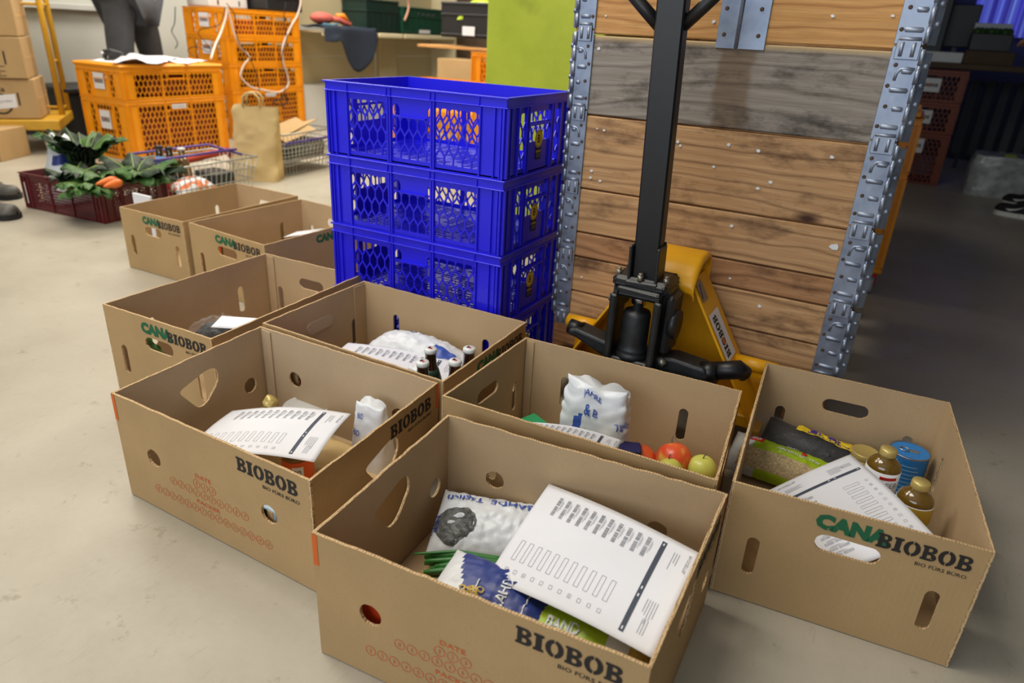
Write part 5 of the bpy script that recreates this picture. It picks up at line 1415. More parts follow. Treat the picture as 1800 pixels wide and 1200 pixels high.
for (u, v, lb, mt, cap) in ((278, 256, 'leftmost dark bottle with a blue collar in the wire basket', 'brown_glass', 'dark_plastic'), (296, 258, 'second dark bottle with a blue collar in the wire basket', 'brown_glass', 'dark_plastic'), (318, 260, 'brown bottle with a white cap in the wire basket', 'olive_glass', 'white_plastic')):
    xx = -3.66 if u < 290 else (-3.62 if u < 310 else -3.60); p = atx(u, v, xx); H = p.z-.012
    r_ = .042; z0 = .012
    bottle('drink_bottle', lb, 'bottle', (p.x, p.y, z0), None, None, None, None, {
        'glass_body': ([(r_*.9, 0), (r_, .006), (r_, H*.55), (r_*.75, H*.68), (r_*.45, H*.80), (r_*.42, H*.97)], mt, None),
        'collar': ([(r_*.80, H*.67), (r_*.50, H*.79)], mat('light_blue_label', (96, 156, 206), .4) if cap == 'dark_plastic' else mt, None),
        'cap': ([(r_*.46, H*.955), (r_*.5, H*.965), (r_*.5, H), (.00001, H*1.005)], cap, None)})
p = at(290, 275, .26); m = MB(); m.cyl((-3.55, 2.50, .16), (-3.55, 2.50, .185), .04, 20); m.lathe((-3.55, 2.50, .012), [(.036, 0), (.038, .1), (.034, .148)], 20)
tag(build(m, 'red_lid_jar', 'red_plastic'), 'red-lidded jar between the bottles in the wire basket', 'jar')
def loose(name, label, cat, c, L, W_, T, ang, mats, seed, mif=None):
    r = root(name, label, cat, c, 0); mb, S, P = pillow(c, (math.cos(ang), math.sin(ang), .05), (-math.sin(ang), math.cos(ang), .25), L, W_, T, seed=seed, cr=.004, mif=mif)
    build(mb, 'bag', mats, r); return r
loose('snack_bag', 'white, blue and orange snack bag at the front of the wire basket', 'food pack', (-3.50, 2.62, .065), .24, .17, .07, R90, ['bag_white', 'carrot', 'can_blue'], 81, lambda u, v: 1 if noise.noise(Vector((u*6, v*6, 1))) > .05 else (2 if v > .8 else 0))
m = MB(); Tz = Matrix.Translation((-3.74, 2.92, .165)) @ Matrix.Rotation(R90+.1, 4, 'Z')
m.tube([Tz @ Vector((-.22, 0, -.03)), Tz @ Vector((-.19, 0, 0)), Tz @ Vector((.20, 0, .02)), Tz @ Vector((.22, 0, -.01))], .022, 12)
tag(build(m, 'red_net_roll', mat('dark_red_net', (186, 62, 34), .6, var=.3)), 'red-orange rolled net lying across the back of the wire basket', 'net')
m = MB(); m.bbox(-3.70, -3.52, 2.80, 2.96, .014, .11, .01); tag(build(m, 'dark_carton', 'dark_plastic'), 'dark cartons at the right end of the wire basket', 'carton')
basket('wire_basket', 'upper wire basket of the nested pair behind the paper bag, holding cardboard flaps', (-3.77, 3.65, .085), .55, .40, .19, R90+.1, None, 14, 10)
basket('wire_basket', 'lower wire basket of the nested pair behind the paper bag', (-3.77, 3.65, .0), .55, .40, .19, R90+.1, [(.97, 1.0), (-.97, -1.0)], 14, 10)
tag(build(MB().bbox(-3.90, -3.62, 3.45, 3.86, .10, .20, .01), 'dark_carton', 'dark_plastic'), 'dark goods inside the nested wire baskets behind the paper bag', 'carton')
for k, (tx, lb) in enumerate(((.35, 'brown cardboard piece leaning in the upper wire basket'), (-.25, 'second brown cardboard piece lying in the upper wire basket'))):
    m = MB(); Tz = Matrix.Translation((-3.74-.06*k, 3.66+.10*k, .27)) @ Matrix.Rotation(R90, 4, 'Z') @ Matrix.Rotation(tx, 4, 'X') @ Matrix.Rotation(-.25, 4, 'Y')
    m.bbox(-.14, .14, -.10, .10, -.003, .003, .001, 0, Tz); tag(build(m, 'cardboard_piece', 'card_out'), lb, 'cardboard')
# ---------------------------------------------------------------- tan paper carrier bag
pb = Vector((-3.66, 3.26, 0)); rb = root('paper_carrier_bag', 'tall tan paper carrier bag standing in front of the rear orange stack', 'bag', pb, math.radians(-27))
ub = Vector((.887, .4625, 0)); vb = Vector((-.4625, .887, 0))
def PB(u, v):
    a = 2*math.pi*u; z = v*.455; k = 1-.10*v; dd = (1-.72*v)
    sq = (abs(math.cos(a))**6+abs(math.sin(a))**6)**(-1/6)
    x = .155*k*sq*math.cos(a); y = .095*dd*sq*math.sin(a)
    q = Vector((x*9, y*9+3, z*8)); n_ = noise.noise(q)*.034*(1-.3*v)+abs(noise.noise(q*2.2))*.026
    return pb+ub*(x*(1+n_*3)+.015*v)+vb*(y-n_+.04*v)+Vector((0, 0, z+.02*noise.noise(Vector((x*14, 2, 1)))*v))
mb = MB(); nu, nv = 44, 26; vs = [PB(i/nu, j/nv) for i in range(nu) for j in range(nv+1)]; W1 = nv+1
fs = [(i*W1+j, ((i+1) % nu)*W1+j, ((i+1) % nu)*W1+j+1, i*W1+j+1) for i in range(nu) for j in range(nv)]
mb.add(vs, fs, 0, True); mb.add([vs[i*W1] for i in range(nu)], [list(range(nu))[::-1]])
build(mb, 'bag_body', 'kraft_bag', rb)
for s, y_ in ((0, -.02), (1, .05)):
    m = MB(); c0 = pb+vb*(y_+.02)+Vector((0, 0, .45))
    m.tube([c0+ub*(-.055), c0+ub*(-.05)+Vector((0, 0, .06)), c0+ub*(-.02)+Vector((0, 0, .085)), c0+ub*.02+Vector((0, 0, .085)), c0+ub*.05+Vector((0, 0, .06)), c0+ub*.055], .007, 6)
    build(m, 'handle', 'kraft_bag', rb)
# ---------------------------------------------------------------- items on the orange lid
m = MB(); zl = .6395
def flatpaper(name, label, pts, z, lift=.0):
    P4 = [at(u, v, z) for u, v in pts]
    S = lambda u, v: (P4[0]*(1-u)+P4[1]*u)*(1-v)+(P4[3]*(1-u)+P4[2]*u)*v+Vector((0, 0, lift*abs(noise.noise(Vector((u*3, v*3, z*50))))))
    return tag(build(MB().sheet(S, 10, 8, .003), name, 'paper'), label, 'paper', 'papers on the orange lid')
flatpaper('paper_sheet', 'leftmost flat white sheet on the orange lid', [(160, 106), (215, 111), (225, 107), (175, 103)], .642)
flatpaper('paper_sheet', 'rightmost white sheet on the orange lid', [(270, 108), (330, 112), (365, 106), (300, 103)], .642, .02)
flatpaper('paper_stack', 'stack of white sheets with curled edges in the middle of the orange lid', [(195, 110), (285, 112), (315, 102), (230, 98)], .650, .04)
st = at(192, 102, .65); so = root('stapler', 'black stapler standing at the front of the orange lid', 'stapler', st)
m = MB(); Tz = Matrix.Translation(at(190, 106, .642)) @ Matrix.Rotation(.5, 4, 'Z')
m.bbox(-.02, .11, -.02, .02, 0, .012, .004, 0, Tz); build(m, 'base', 'dark_plastic', so)
m = MB(); m.tube([Tz @ Vector((-.02, 0, .015)), Tz @ Vector((-.015, 0, .05)), Tz @ Vector((.03, 0, .06)), Tz @ Vector((.11, 0, .045))], [.014, .024, .022, .014], 10); build(m, 'arm', 'dark_plastic', so)
m = MB(); m.ball(Tz @ Vector((-.02, -.02, .05)), .010); build(m, 'steel_knob', 'label', so)
# ---------------------------------------------------------------- on top of the rear stack: white device, black case, cables
zt = .4055+.2088*3+.002
a, b = aty(349, 10, 4.42), aty(424, 13, 4.42)
dv_ = root('white_device', 'white appliance on top of the rear orange stack', 'device', (-5.3, 4.5, zt))
m = MB().bbox(-5.50, -5.22, 4.32, 4.72, zt, zt+.22, .01); build(m, 'housing', 'white_plastic', dv_)
m = MB(); m.bbox(-5.2205, -5.2185, 4.40, 4.415, zt+.02, zt+.06, .0005); m.bbox(-5.2205, -5.2185, 4.62, 4.635, zt+.02, zt+.06, .0005); o = build(m, 'dark_slot', 'dark_plastic', dv_); o['kind'] = 'stuff'
cs = root('black_case', 'black case on the right end of the rear orange stack', 'case', (-5.25, 4.93, zt))
m = MB().bbox(-5.52, -5.02, 4.745, 5.17, zt, zt+.25, .012); build(m, 'case_body', 'dark_plastic', cs)
build(MB().bbox(-5.03, -5.01, 4.80, 5.10, zt+.10, zt+.12, .004), 'case_edge', 'rubber', cs)
def smooth(pts, n=6):
    out = []
    for i in range(len(pts)-1):
        p0, p1, p2, p3 = pts[max(i-1, 0)], pts[i], pts[i+1], pts[min(i+2, len(pts)-1)]
        for k in range(n):
            t = k/n; out.append(.5*((2*p1)+(p2-p0)*t+(2*p0-5*p1+4*p2-p3)*t*t+(3*p1-p0-3*p2+p3)*t**3))
    return out+[pts[-1]]
def cable(name, label, pts, x, r_, mt):
    P_ = [atx(u, v, xx) for (u, v), xx in zip(pts, x if isinstance(x, list) else [x]*len(pts))]
    return tag(build(MB().tube(smooth(P_), r_, 8), name, mt), label, 'cable')
XE = -4.985
cable('white_cable', 'long white power cable looping down over the rear orange stack', [(398, 10), (404, 30), (412, 60), (425, 85), (438, 100), (430, 112), (424, 125), (424, 136), (440, 152), (462, 158), (490, 162), (506, 150), (506, 136), (499, 115), (496, 90), (500, 72), (512, 45), (522, 28), (528, 8), (528, -12)], XE, .0085, 'white_cable')
cable('white_cable', 'short white cable hanging down to the orange lid with papers', [(398, 10), (397, 30), (388, 58), (378, 80), (371, 103)], [-4.99, -4.985, -4.97, -4.9, -4.75], .0085, 'white_cable')
cable('black_cable', 'thin black cable twisting down the front of the rear orange stack', [(398, 6), (412, 25), (415, 50), (420, 75), (440, 105), (452, 135), (456, 160)], XE+.01, .0035, 'black_cable')
cable('black_cable', 'thin black cable near the right corner of the rear orange stack', [(502, 5), (499, 40), (504, 65), (497, 90), (496, 110), (503, 135), (499, 165)], XE+.012, .0035, 'black_cable')
cable('black_cable', 'thin black cable looping over the white stickers of the rear orange stack', [(396, 12), (388, 40), (372, 48), (352, 52), (350, 62), (362, 75), (370, 92), (345, 82), (330, 88), (340, 98)], [-4.99, -5.0, -5.05, -5.2, -5.24, -5.2, -5.1, -5.2, -5.26, -5.2], .003, 'black_cable')
cable('black_cable', 'black cable end curled above the paper bag', [(499, 165), (505, 175), (500, 185), (492, 176), (498, 170), (490, 175), (480, 180), (500, 188)], XE+.015, .005, 'black_cable')
cable('black_cable', 'black cable hanging behind the person towards the wall', [(308, 12), (307, 40), (302, 55), (312, 75), (308, 85)], [-5.55, -5.6, -5.7, -5.75, -5.8], .004, 'black_cable')
# ---------------------------------------------------------------- dark crate by the wall and roll cage with boxes
m = MB()
db = root('storage_box', 'black lidded storage box on the floor against the white wall', 'box', (-5.75, 3.4, 0))
cbx = at(125, 232, .02)
Tz = Matrix.Translation((-5.98, 3.62, 0)) @ Matrix.Rotation(-.05, 4, 'Z')
build(MB().prism([(-.19, 0), (.19, 0), (.22, .36), (-.22, .36)], -.27, .27, 'xz', 0, Tz), 'box_body', 'dark_plastic', db)
build(MB().bbox(-.25, .25, -.30, .30, .36, .40, .01, 0, Tz), 'lid', 'dark_plastic', db)
ct = root('roll_cage', 'yellow roll cage trolley by the white wall carrying cardboard boxes', 'trolley', (-5.6, 2.7, 0), 0)
fr_o = Vector((-5.30, 2.98, 0)); ur = Vector((.62, .7846, 0)); ub2 = Vector((-.7846, .62, 0))
# local axes: a along the visible front (to the right), b away from the camera
Tc = Matrix(((ur.x, ub2.x, 0, fr_o.x), (ur.y, ub2.y, 0, fr_o.y), (0, 0, 1, 0), (0, 0, 0, 1)))
build(MB().bbox(-1.0, .0, -.04, .62, .165, .235, .006, 0, Tc), 'deck', 'yellow2', ct)
zz = .235
post = MB().tube([Tc @ Vector((-.02, .28, zz)), Tc @ Vector((-.03, .28, 1.75))], .020, 10); build(post, 'post', 'yellow2', ct)
build(MB().tube([Tc @ Vector((-.02, .58, zz)), Tc @ Vector((-.03, .58, 1.75))], .020, 10), 'post', 'yellow2', ct)
for z in (.27, .60, .98, 1.4): build(MB().tube([Tc @ Vector((-.03, .28, z)), Tc @ Vector((-.03, .58, z))], .010, 8), 'rung', 'yellow2', ct)
for z in (.29, .98): build(MB().tube([Tc @ Vector((-.03, .28, z)), Tc @ Vector((-.9, .60, z))], .010, 8), 'cross_rail', 'yellow2', ct)
for (a, b) in ((-.10, .08), (-.9, .08), (-.10, .52)):
    c_ = MB().cyl(Tc @ Vector((a-.02, b, .065)), Tc @ Vector((a+.02, b, .065)), .062, 20); w_ = build(c_, 'castor', 'white_plastic', ct)
    build(MB().prism([(-.05, .165), (.05, .165), (.02, .055), (-.02, .055)], a-.032, a-.026, 'yz', 0, Tc @ Matrix.Translation((0, b, 0))), 'castor_fork', 'yellow2', w_)
zs = [.238, .505, .772, 1.04]; sh = [(-.23, 0), (-.255, -.02), (-.262, .01), (-.275, 0)]
cl_ = ['bottom', 'second', 'third', 'top']
for k in range(4):
    dx, dy = sh[k]; z0 = zs[k]; r_ = root('carton_box', '%s closed brown carton of the stack on the yellow roll cage' % cl_[k], 'box', Tc @ Vector((dx-.25, .2, z0)), math.radians(51.7), 'closed cartons on the roll cage')
    w_ = .60; x0, x1 = dx-w_+.12, dx+.12
    build(MB().bbox(x0, x1, dy, dy+.40, z0+.002, z0+.263, .003, 0, Tc), 'carton_body', 'card_out', r_)
    sl = MB(); sl.bbox(x1-.115, x1-.105, dy-.001, dy+.001, z0+.09, z0+.175, .0003, 0, Tc); build(sl, 'hand_slot', 'cloth_black', r_, label='dark narrow slot')
    build(MB().bbox(x1-.0001, x1+.0012, dy+.02, dy+.38, z0+.125, z0+.14, .0003, 0, Tc), 'tape', 'kraft', r_)
    fr = Frame(Tc @ Vector((x0, dy, 0)), ur, off=.0012); g = MB()
    if k == 0:
        put(g, fill2d([ell(.38, z0+.10, .07, .07, 24), ell(.38, z0+.10, .058, .058, 24)]), fr.P, 0); put(g, text2d('Ca', .36, z0+.18, .42, z0+.215, .02), fr.P, 0)
        put(g, rectgeo(.25, z0+.055, .475, z0+.145), lambda a, b: fr.P(a, b+(a-.25)*.1, .001), 1)
        put(g, text2d('Inhalt prüfen', .31, z0+.09, .45, z0+.11, .0), lambda a, b: fr.P(a, b+(a-.25)*.1, .0015), 2)
    if k == 1:
        for q in range(5): put(g, rectgeo(.26, z0+.015+q*.015, .48-.03*(q % 2), z0+.02+q*.015), fr.P, 0)
        put(g, rectgeo(.24, z0+.10, .40, z0+.20), lambda a, b: fr.P(a, b, .001), 1)
    if g.v: build(g, 'label_print', ['ink', 'label', 'paper_band'], r_)
m = MB(); q0 = at(0, 285, 0); Tq = Matrix.Translation((q0.x-.16, q0.y-.02, 0)) @ Matrix.Rotation(.48, 4, 'Z'); m.bbox(-.16, .16, -.05, .25, 0, .20, .003, 0, Tq)
tag(build(m, 'carton_box', 'card_out'), 'small carton on the floor at the left edge, below the roll cage', 'box')
# ---------------------------------------------------------------- gondola shelving
gd = root('shelf_unit', 'cream perforated shelf unit along the left wall behind the orange stacks', 'shelf', (-4.85, 5.9, 0))
gy0, gy1 = 4.80, 7.0
_b0 = build
def build(mb, name, mats, parent=None, **k):
    if SHELF[0]: mb.v = [p+Vector((-.30, .36, -.004)) for p in mb.v]     # the shelf unit stands against the left wall
    return _b0(mb, name, mats, parent, **k)
SHELF = [True]
for (y0, y1) in ((gy0, 5.96), (6.26, 7.0)):
    for (z0, z1) in ((.42, .665), (.668, .90), (.94, 1.5)):
        build(MB().bbox(-4.86, -4.84, y0, y1, z0, z1, .002), 'back_panel', 'peg', gd)
build(MB().bbox(-4.84, -4.78, 5.965, 6.255, .0, 1.5, .003), 'upright', 'peg', gd)
build(MB().bbox(-4.87, -4.76, gy0, gy1, 0, .415, .004), 'plinth', 'white_plastic', gd)
for (y0, y1) in ((gy0, 5.58), (5.60, 6.0), (6.02, 6.98)):
    s_ = build(MB().bbox(-4.84, -4.50, y0, y1, .885, .90, .002), 'shelf_board', 'cream', gd)
    build(MB().bbox(-4.512, -4.49, y0+.004, y1-.004, .858, .902, .008), 'shelf_edge', 'cream_lt', s_)
build(MB().bbox(-4.88, -4.50, 7.0, 7.03, 0, 1.5, .002), 'end_panel', 'cream', gd)
SHELF[0] = False
struct('alcove_shade_panel', MB().box(-5.1, -1.31, 7.8, 7.9, 0, 1.6), 'dark_box')  # dark sheet before the back wall, imitates the shade of the alcove
SHELF[0] = True
# green crates & black crate on the shelf
def solid_crate(name, label, x0, x1, y0, y1, z0, h, mt, lab=None, word=None):
    r = root(name, label, 'crate', ((x0+x1)/2, (y0+y1)/2, z0), 0)
    t = .012
    m = MB(); m.bbox(x0, x1, y0, y1, z0, z0+.012, .003)
    for (a, b, c_, d) in ((x0, x0+t, y0, y1), (x1-t, x1, y0, y1), (x0+t, x1-t, y0, y0+t), (x0+t, x1-t, y1-t, y1)): m.bbox(a, b, c_, d, z0+.01, z0+h, .003)
    build(m, 'crate_body', mt, r)
    rb_ = MB(); n_ = 7
    for (z) in (z0+h-.02, z0+h*.62, z0+.015): rb_.bbox(x1, x1+.008, y0, y1, z, z+.014, .003); rb_.bbox(x0, x1, y0-.008, y0, z, z+.014, .003)
    for k in range(n_): y = y0+(y1-y0)*k/(n_-1); rb_.bbox(x1, x1+.006, y-.005, y+.005, z0+.01, z0+h*.62, .002)
    build(rb_, 'ribs', mt, r)
    if lab: g = MB(); g.bbox(x1+.008, x1+.010, *lab, .0005); build(g, 'label', 'label', r, label='white label')
    if word:
        fr = Frame((x1+.0085, y0, z0+h*.70), (0, 1, 0), off=.0005); g = MB(); put(g, text2d(word, (y1-y0)*.3, 0, (y1-y0)*.8, .03, .01), fr.P); build(g, 'printed_word', 'silver', r)
    return r
solid_crate('green_crate', 'dark green plastic crate at the left on the cream shelf', -4.83, -4.53, 5.46, 5.98, .903, .30, mat('very_dark_green', (8, 40, 34), .5))
solid_crate('green_crate', 'green plastic crate with a white label on the cream shelf', -4.80, -4.50, 6.0, 6.72, .903, .26, 'green_plastic', (6.28, 6.48, .915, .95), 'TARE')
SHELF[0] = False
cable('tan_strap', 'pale tan strap hanging over the green crate on the shelf', [(711, -15), (718, 5), (717, 20), (711, 36)], -4.76, .012, 'skin')
kb = solid_crate('black_crate', 'black crate with a white paper label, left of the lime pillar', -3.62, -3.10, 5.33, 5.66, .907, .27, 'dark_plastic')
m = MB(); m.bbox(-3.40, -3.28, 5.318, 5.32, .925, .995, .0005); build(m, 'paper_label', 'paper', kb)
loose('lime_bag', 'lime green bag in the black crate beside the pillar', 'bag', (-3.30, 5.45, 1.08), .34, .24, .17, .1, ['lime'], 91)
m = MB(); m.bbox(-3.86, -3.02, 5.32, 5.72, .815, .838, .003)
tag(build(m, 'wooden_board', 'wood_fresh'), 'pale wooden board laid on the orange column, carrying the black crate', 'board')
m = MB(); m.bbox(-4.22, -3.78, 6.15, 6.5, 0.0, .70, .004); tag(build(m, 'carton_box', 'card_out'), 'plain brown carton in the dark gap behind the wooden board', 'box')
# ---------------------------------------------------------------- draped cloth and glove on the shelf
SHELF[0] = True
ck = root('navy_jacket', 'navy jacket hanging over the cream shelf edge beside the black case', 'jacket', (-4.55, 5.1, .90))
def JK(u, v):
    y = 4.78+.72*u; 
    drop = max(0, v-.45)/.55; x = -4.74+.28*min(1, v/.45)+.035*drop*math.sin(u*9)
    L_ = .12+.30*max(0, math.sin(math.pi*min(1, max(0, (u-.25)/.75))))**1.3*(.5+.6*u)
    z = .925+.025*noise.noise(Vector((u*6, v*5, 2)))-drop*L_*1.0
    return Vector((x+.012, y, z+.01))
build(MB().sheet(JK, 26, 18, .008), 'cloth', 'cloth_navy', ck)
gl = root('work_glove', 'faded red work glove with orange tip on the navy jacket', 'glove', (-4.62, 4.98, .95))
gm = MB(); gm.ball((-4.60, 4.92, 1.005), .085, 14, 9, 0, (1, 1.5, .62))
build(gm, 'palm', 'pink', gl)
for k in range(4): build(MB().tube([(-4.55-.0*k, 5.00+.03*k, 1.0), (-4.53, 5.07+.035*k, 1.0-.01*k), (-4.51, 5.12+.03*k, .965)], [.026, .024, .018], 10), 'finger', 'pink', gl)
build(MB().tube([(-4.56, 5.06, 1.03), (-4.53, 5.13, 1.035), (-4.52, 5.18, .99)], [.02, .024, .016], 10), 'orange_tip', 'bright_orange', gl)
build(MB().tube([(-4.50, 4.82, .955), (-4.49, 4.95, .95), (-4.49, 5.0, .965)], .010, 8), 'teal_cuff', 'teal', gl)
SHELF[0] = False
# ---------------------------------------------------------------- people
def person(name, label, feet, face, joints, mats, scale=1.0, head=True, shoes='shoe', laces=False):
    """one continuous skinned body (rooted at the pelvis); clothing zones by height"""
    r = root(name, label, 'person', (feet[0], feet[1], 0), face)
    J, E, R_ = joints
    def skin(nm, names, edges, m_):
        idx = {n: i for i, n in enumerate(names)}; me = bpy.data.meshes.new(nm)
        me.from_pydata([tuple(Vector(J[n])*scale) for n in names], [(idx[a], idx[b]) for a, b in edges], [])
        o = bpy.data.objects.new(nm, me); COL.objects.link(o); o.parent = r; me.materials.append(M[m_])
        md = o.modifiers.new('skin', 'SKIN'); md.use_smooth_shade = True
        me.skin_vertices.new() if not me.skin_vertices else None
        for n, i in idx.items():
            rr = R_[n]; rr = rr if isinstance(rr, tuple) else (rr, rr)
            me.skin_vertices[0].data[i].radius = (rr[0]*scale, rr[1]*scale)
        me.skin_vertices[0].data[0].use_root = True
        sd = o.modifiers.new('sub', 'SUBSURF'); sd.levels = 2; sd.render_levels = 2
        return o
    for nm, names, edges, m_ in E: skin(nm, names, edges, m_)
    return r
# local frame: x to the figure's side, y backwards, z up
Jn = {'pelvis': (0, 0, .92), 'waist': (0, 0, 1.06), 'chest': (0, .01, 1.32), 'neck0': (0, 0, 1.48), 'hipL': (-.11, 0, .86), 'hipR': (.11, 0, .86),
      'kneeL': (-.20, -.02, .48), 'kneeR': (.19, .0, .48), 'shinL': (-.21, .02, .25), 'shinR': (.20, .03, .25), 'ankL': (-.215, .03, .09), 'ankR': (.205, .04, .09), 'crot': (0, 0, .86),
      'shL': (-.19, .01, 1.42), 'shR': (.19, .01, 1.42), 'elL': (-.29, .0, 1.14), 'elR': (.29, .0, 1.14), 'wrL': (-.22, -.20, .98), 'wrR': (.22, -.22, 1.02),
      'thL': (-.155, -.01, .68), 'thR': (.15, 0, .68), 'jb': (0, 0, .84)}
Rn = {'pelvis': (.165, .12), 'waist': (.15, .11), 'chest': (.18, .12), 'neck0': .06, 'hipL': .10, 'hipR': .10, 'thL': .098, 'thR': .098, 'kneeL': .078, 'kneeR': .078, 'shinL': .075, 'shinR': .075, 'ankL': .07, 'ankR': .07, 'crot': .10,
      'shL': .065, 'shR': .065, 'elL': .048, 'elR': .048, 'wrL': .035, 'wrR': .035, 'jb': (.20, .15)}
TR = ('trousers', ['pelvis', 'hipL', 'hipR', 'thL', 'thR', 'kneeL', 'kneeR', 'shinL', 'shinR', 'ankL', 'ankR'], [('pelvis', 'hipL'), ('pelvis', 'hipR'), ('hipL', 'thL'), ('hipR', 'thR'), ('thL', 'kneeL'), ('thR', 'kneeR'), ('kneeL', 'shinL'), ('kneeR', 'shinR'), ('shinL', 'ankL'), ('shinR', 'ankR')], 'cloth_dark')
def JK_(m_): return ('jacket', ['waist', 'jb', 'chest', 'neck0', 'shL', 'shR', 'elL', 'elR', 'wrL', 'wrR'], [('waist', 'jb'), ('waist', 'chest'), ('chest', 'neck0'), ('chest', 'shL'), ('chest', 'shR'), ('shL', 'elL'), ('shR', 'elR'), ('elL', 'wrL'), ('elR', 'wrR')], m_)
def extras(r, mats, scale, head=True, shoe_m='shoe', laces=False, swoosh=False, Jn=Jn):
    T = ROOTM[r.name]; k = scale
    def L(m_): m_.v = [p*k for p in m_.v]; return m_
    # head with face and hair, hands, shoes
    if head:
        h = MB(); h.ball((0, -.02, 1.66), .105, 20, 14, 0, (.82, 1.0, 1.18)); h.tube([(0, 0, 1.46), (0, -.01, 1.58)], .055, 12)
        h.ball((0, -.125, 1.645), .016, 8, 6, 0, (.8, 1, 1.6)); h.ball((-.086, -.01, 1.65), .022, 8, 6, 0, (.4, .8, 1.3)); h.ball((.086, -.01, 1.65), .022, 8, 6, 0, (.4, .8, 1.3))
        hd = build(L(h), 'head', 'skin', r, local=True)
        e = MB()
        for s in (-1, 1): e.ball((s*.034, -.112, 1.67), .011, 8, 6)
        build(L(e), 'eyes', 'cloth_black', hd, local=True)
        build(L(MB().ball((0, -.112, 1.60), .02, 10, 6, 0, (1.2, .5, .3))), 'mouth', 'pink', hd, local=True)
        build(L(MB().ball((0, .008, 1.70), .112, 20, 12, 0, (.86, 1.0, 1.0))), 'hair', 'hair', r, local=True)
        for s, wr in ((-1, Jn['wrL']), (1, Jn['wrR'])):
            w0 = Vector(wr); hm = MB(); d = Vector((-s*.35, -.8, -.3)).normalized()
            hm.ball(w0+d*.05, .036, 10, 8, 0, (.8, 1.2, .55))
            side = d.cross(Vector((0, 0, 1))).normalized()
            for f in range(4):
                b0 = w0+d*.085+side*(.024-.016*f); l = (.062, .070, .066, .052)[f]
                hm.tube([b0, b0+d*l*.5, b0+d*l*.85+Vector((0, 0, -.018))], [.0095, .009, .007], 7)
            b0 = w0+d*.03+side*s*-.035; hm.tube([b0, b0+side*s*-.02+d*.03, b0+side*s*-.02+d*.055], [.011, .0105, .008], 7)
            build(L(hm), 'hand', 'skin', r, local=True)
    for s, an in ((-1, Jn['ankL']), (1, Jn['ankR'])):
        x, y = an[0], an[1]; sm = MB()
        def SH(u, v, x=x, y=y):
            a = 2*math.pi*u; yy = y+.06-.29*v   # heel to toe
            wd = .040+.016*math.sin(math.pi*min(1, v*1.02))+(.008 if v > .5 else 0); wd *= (1 if v < .86 else max(.15, math.sqrt(max(0, 1-((v-.86)/.14)**2))))
            ht = (.105 if v < .28 else .105-.055*min(1, (v-.28)/.4)); ht *= (1 if v < .86 else max(.3, math.sqrt(max(0, 1-((v-.86)/.15)**2)))); wd *= (1 if v > .06 else .55+v*7.5)
            return Vector((x+wd*math.cos(a), yy, .022+max(0, math.sin(a))*ht))
        sm.sheet(lambda u, v: SH(u, v), 20, 22, .002); sh_ = build(L(sm), 'shoe', shoe_m, r, local=True)
        so_ = MB(); out = []
        for q in range(23):
            v = q/22; p = SH(0, v); out.append((p.x+.005, p.y))
        for q in range(22, -1, -1):
            v = q/22; p = SH(.5, v); out.append((p.x-.005, p.y))
        so_.prism(out, 0, .026, 'xy'); build(L(so_), 'sole', 'shoe_sole' if not swoosh else 'white_plastic', sh_, local=True)
        if laces:
            lm_ = MB()
            for q in range(5):
                v = .34+.06*q; p0, p1, p2 = SH(.14, v), SH(.25, v+.01), SH(.36, v); lm_.tube([p0+Vector((0, 0, .003)), p1+Vector((0, 0, .006)), p2+Vector((0, 0, .003))], .003, 6)
            for sgn in (0, .5): lm_.tube([SH(abs(sgn-.06), v_)+Vector((0, 0, .006)) for v_ in (.15, .3, .45, .6)], .0022, 6)
            build(L(lm_), 'laces', 'lace', sh_, local=True)
        if swoosh:
            fr_ = MB(); cur = [(.0, .012), (.02, .0), (.05, .006), (.10, .034), (.05, .016), (.02, .012)]
            for sd in (-1, 1): fr_.add([Vector((x+sd*.058, y-.17+a, .035+b)) for a, b in cur], [list(range(6))])
            build(L(fr_), 'curved_mark', 'white_plastic', sh_, local=True)
P1 = person('person', 'person in dark grey trousers and black jacket standing behind the orange lid', (-5.66, 3.90), R90*1.0+.35, (Jn, [TR, JK_('cloth_black')], Rn), None, 1.16)
extras(P1, None, 1.16)
# person at the left edge: only the shoes reach into the frame
J2 = dict(Jn); J2.update(hipL=(-.09, .10, .86), hipR=(.10, .16, .86), thL=(-.10, .07, .68), thR=(.15, .20, .68), kneeL=(-.10, .03, .48), kneeR=(.20, .26, .48), shinL=(-.10, .03, .25), shinR=(.25, .30, .25), ankL=(-.10, .02, .10), ankR=(.27, .31, .10), pelvis=(0, .12, .92))
for k_ in ('waist', 'chest', 'neck0', 'shL', 'shR', 'elL', 'elR', 'jb'): J2[k_] = (Jn[k_][0], Jn[k_][1]+.12, Jn[k_][2])
J2.update(elL=(-.24, .32, 1.14), elR=(.24, .32, 1.14), wrL=(-.12, .42, .98), wrR=(.12, .42, .98))
P2 = person('person', 'person at the left edge in grey lace-up shoes beside the maroon crate', (-3.955, 1.808), R90+.40, (J2, [TR, JK_('cloth_black')], Rn), None, 1.0)
extras(P2, None, 1.0, laces=True, Jn=J2)
P3 = person('person', 'person at the right edge in black trousers and black trainers in the dark room', (.93, 5.95), -R90-.2, (Jn, [(TR[0], TR[1], TR[2], 'cloth_black'), JK_('cloth_black')], Rn), None, 1.1)
extras(P3, None, 1.1, shoe_m='cloth_black', swoosh=True)
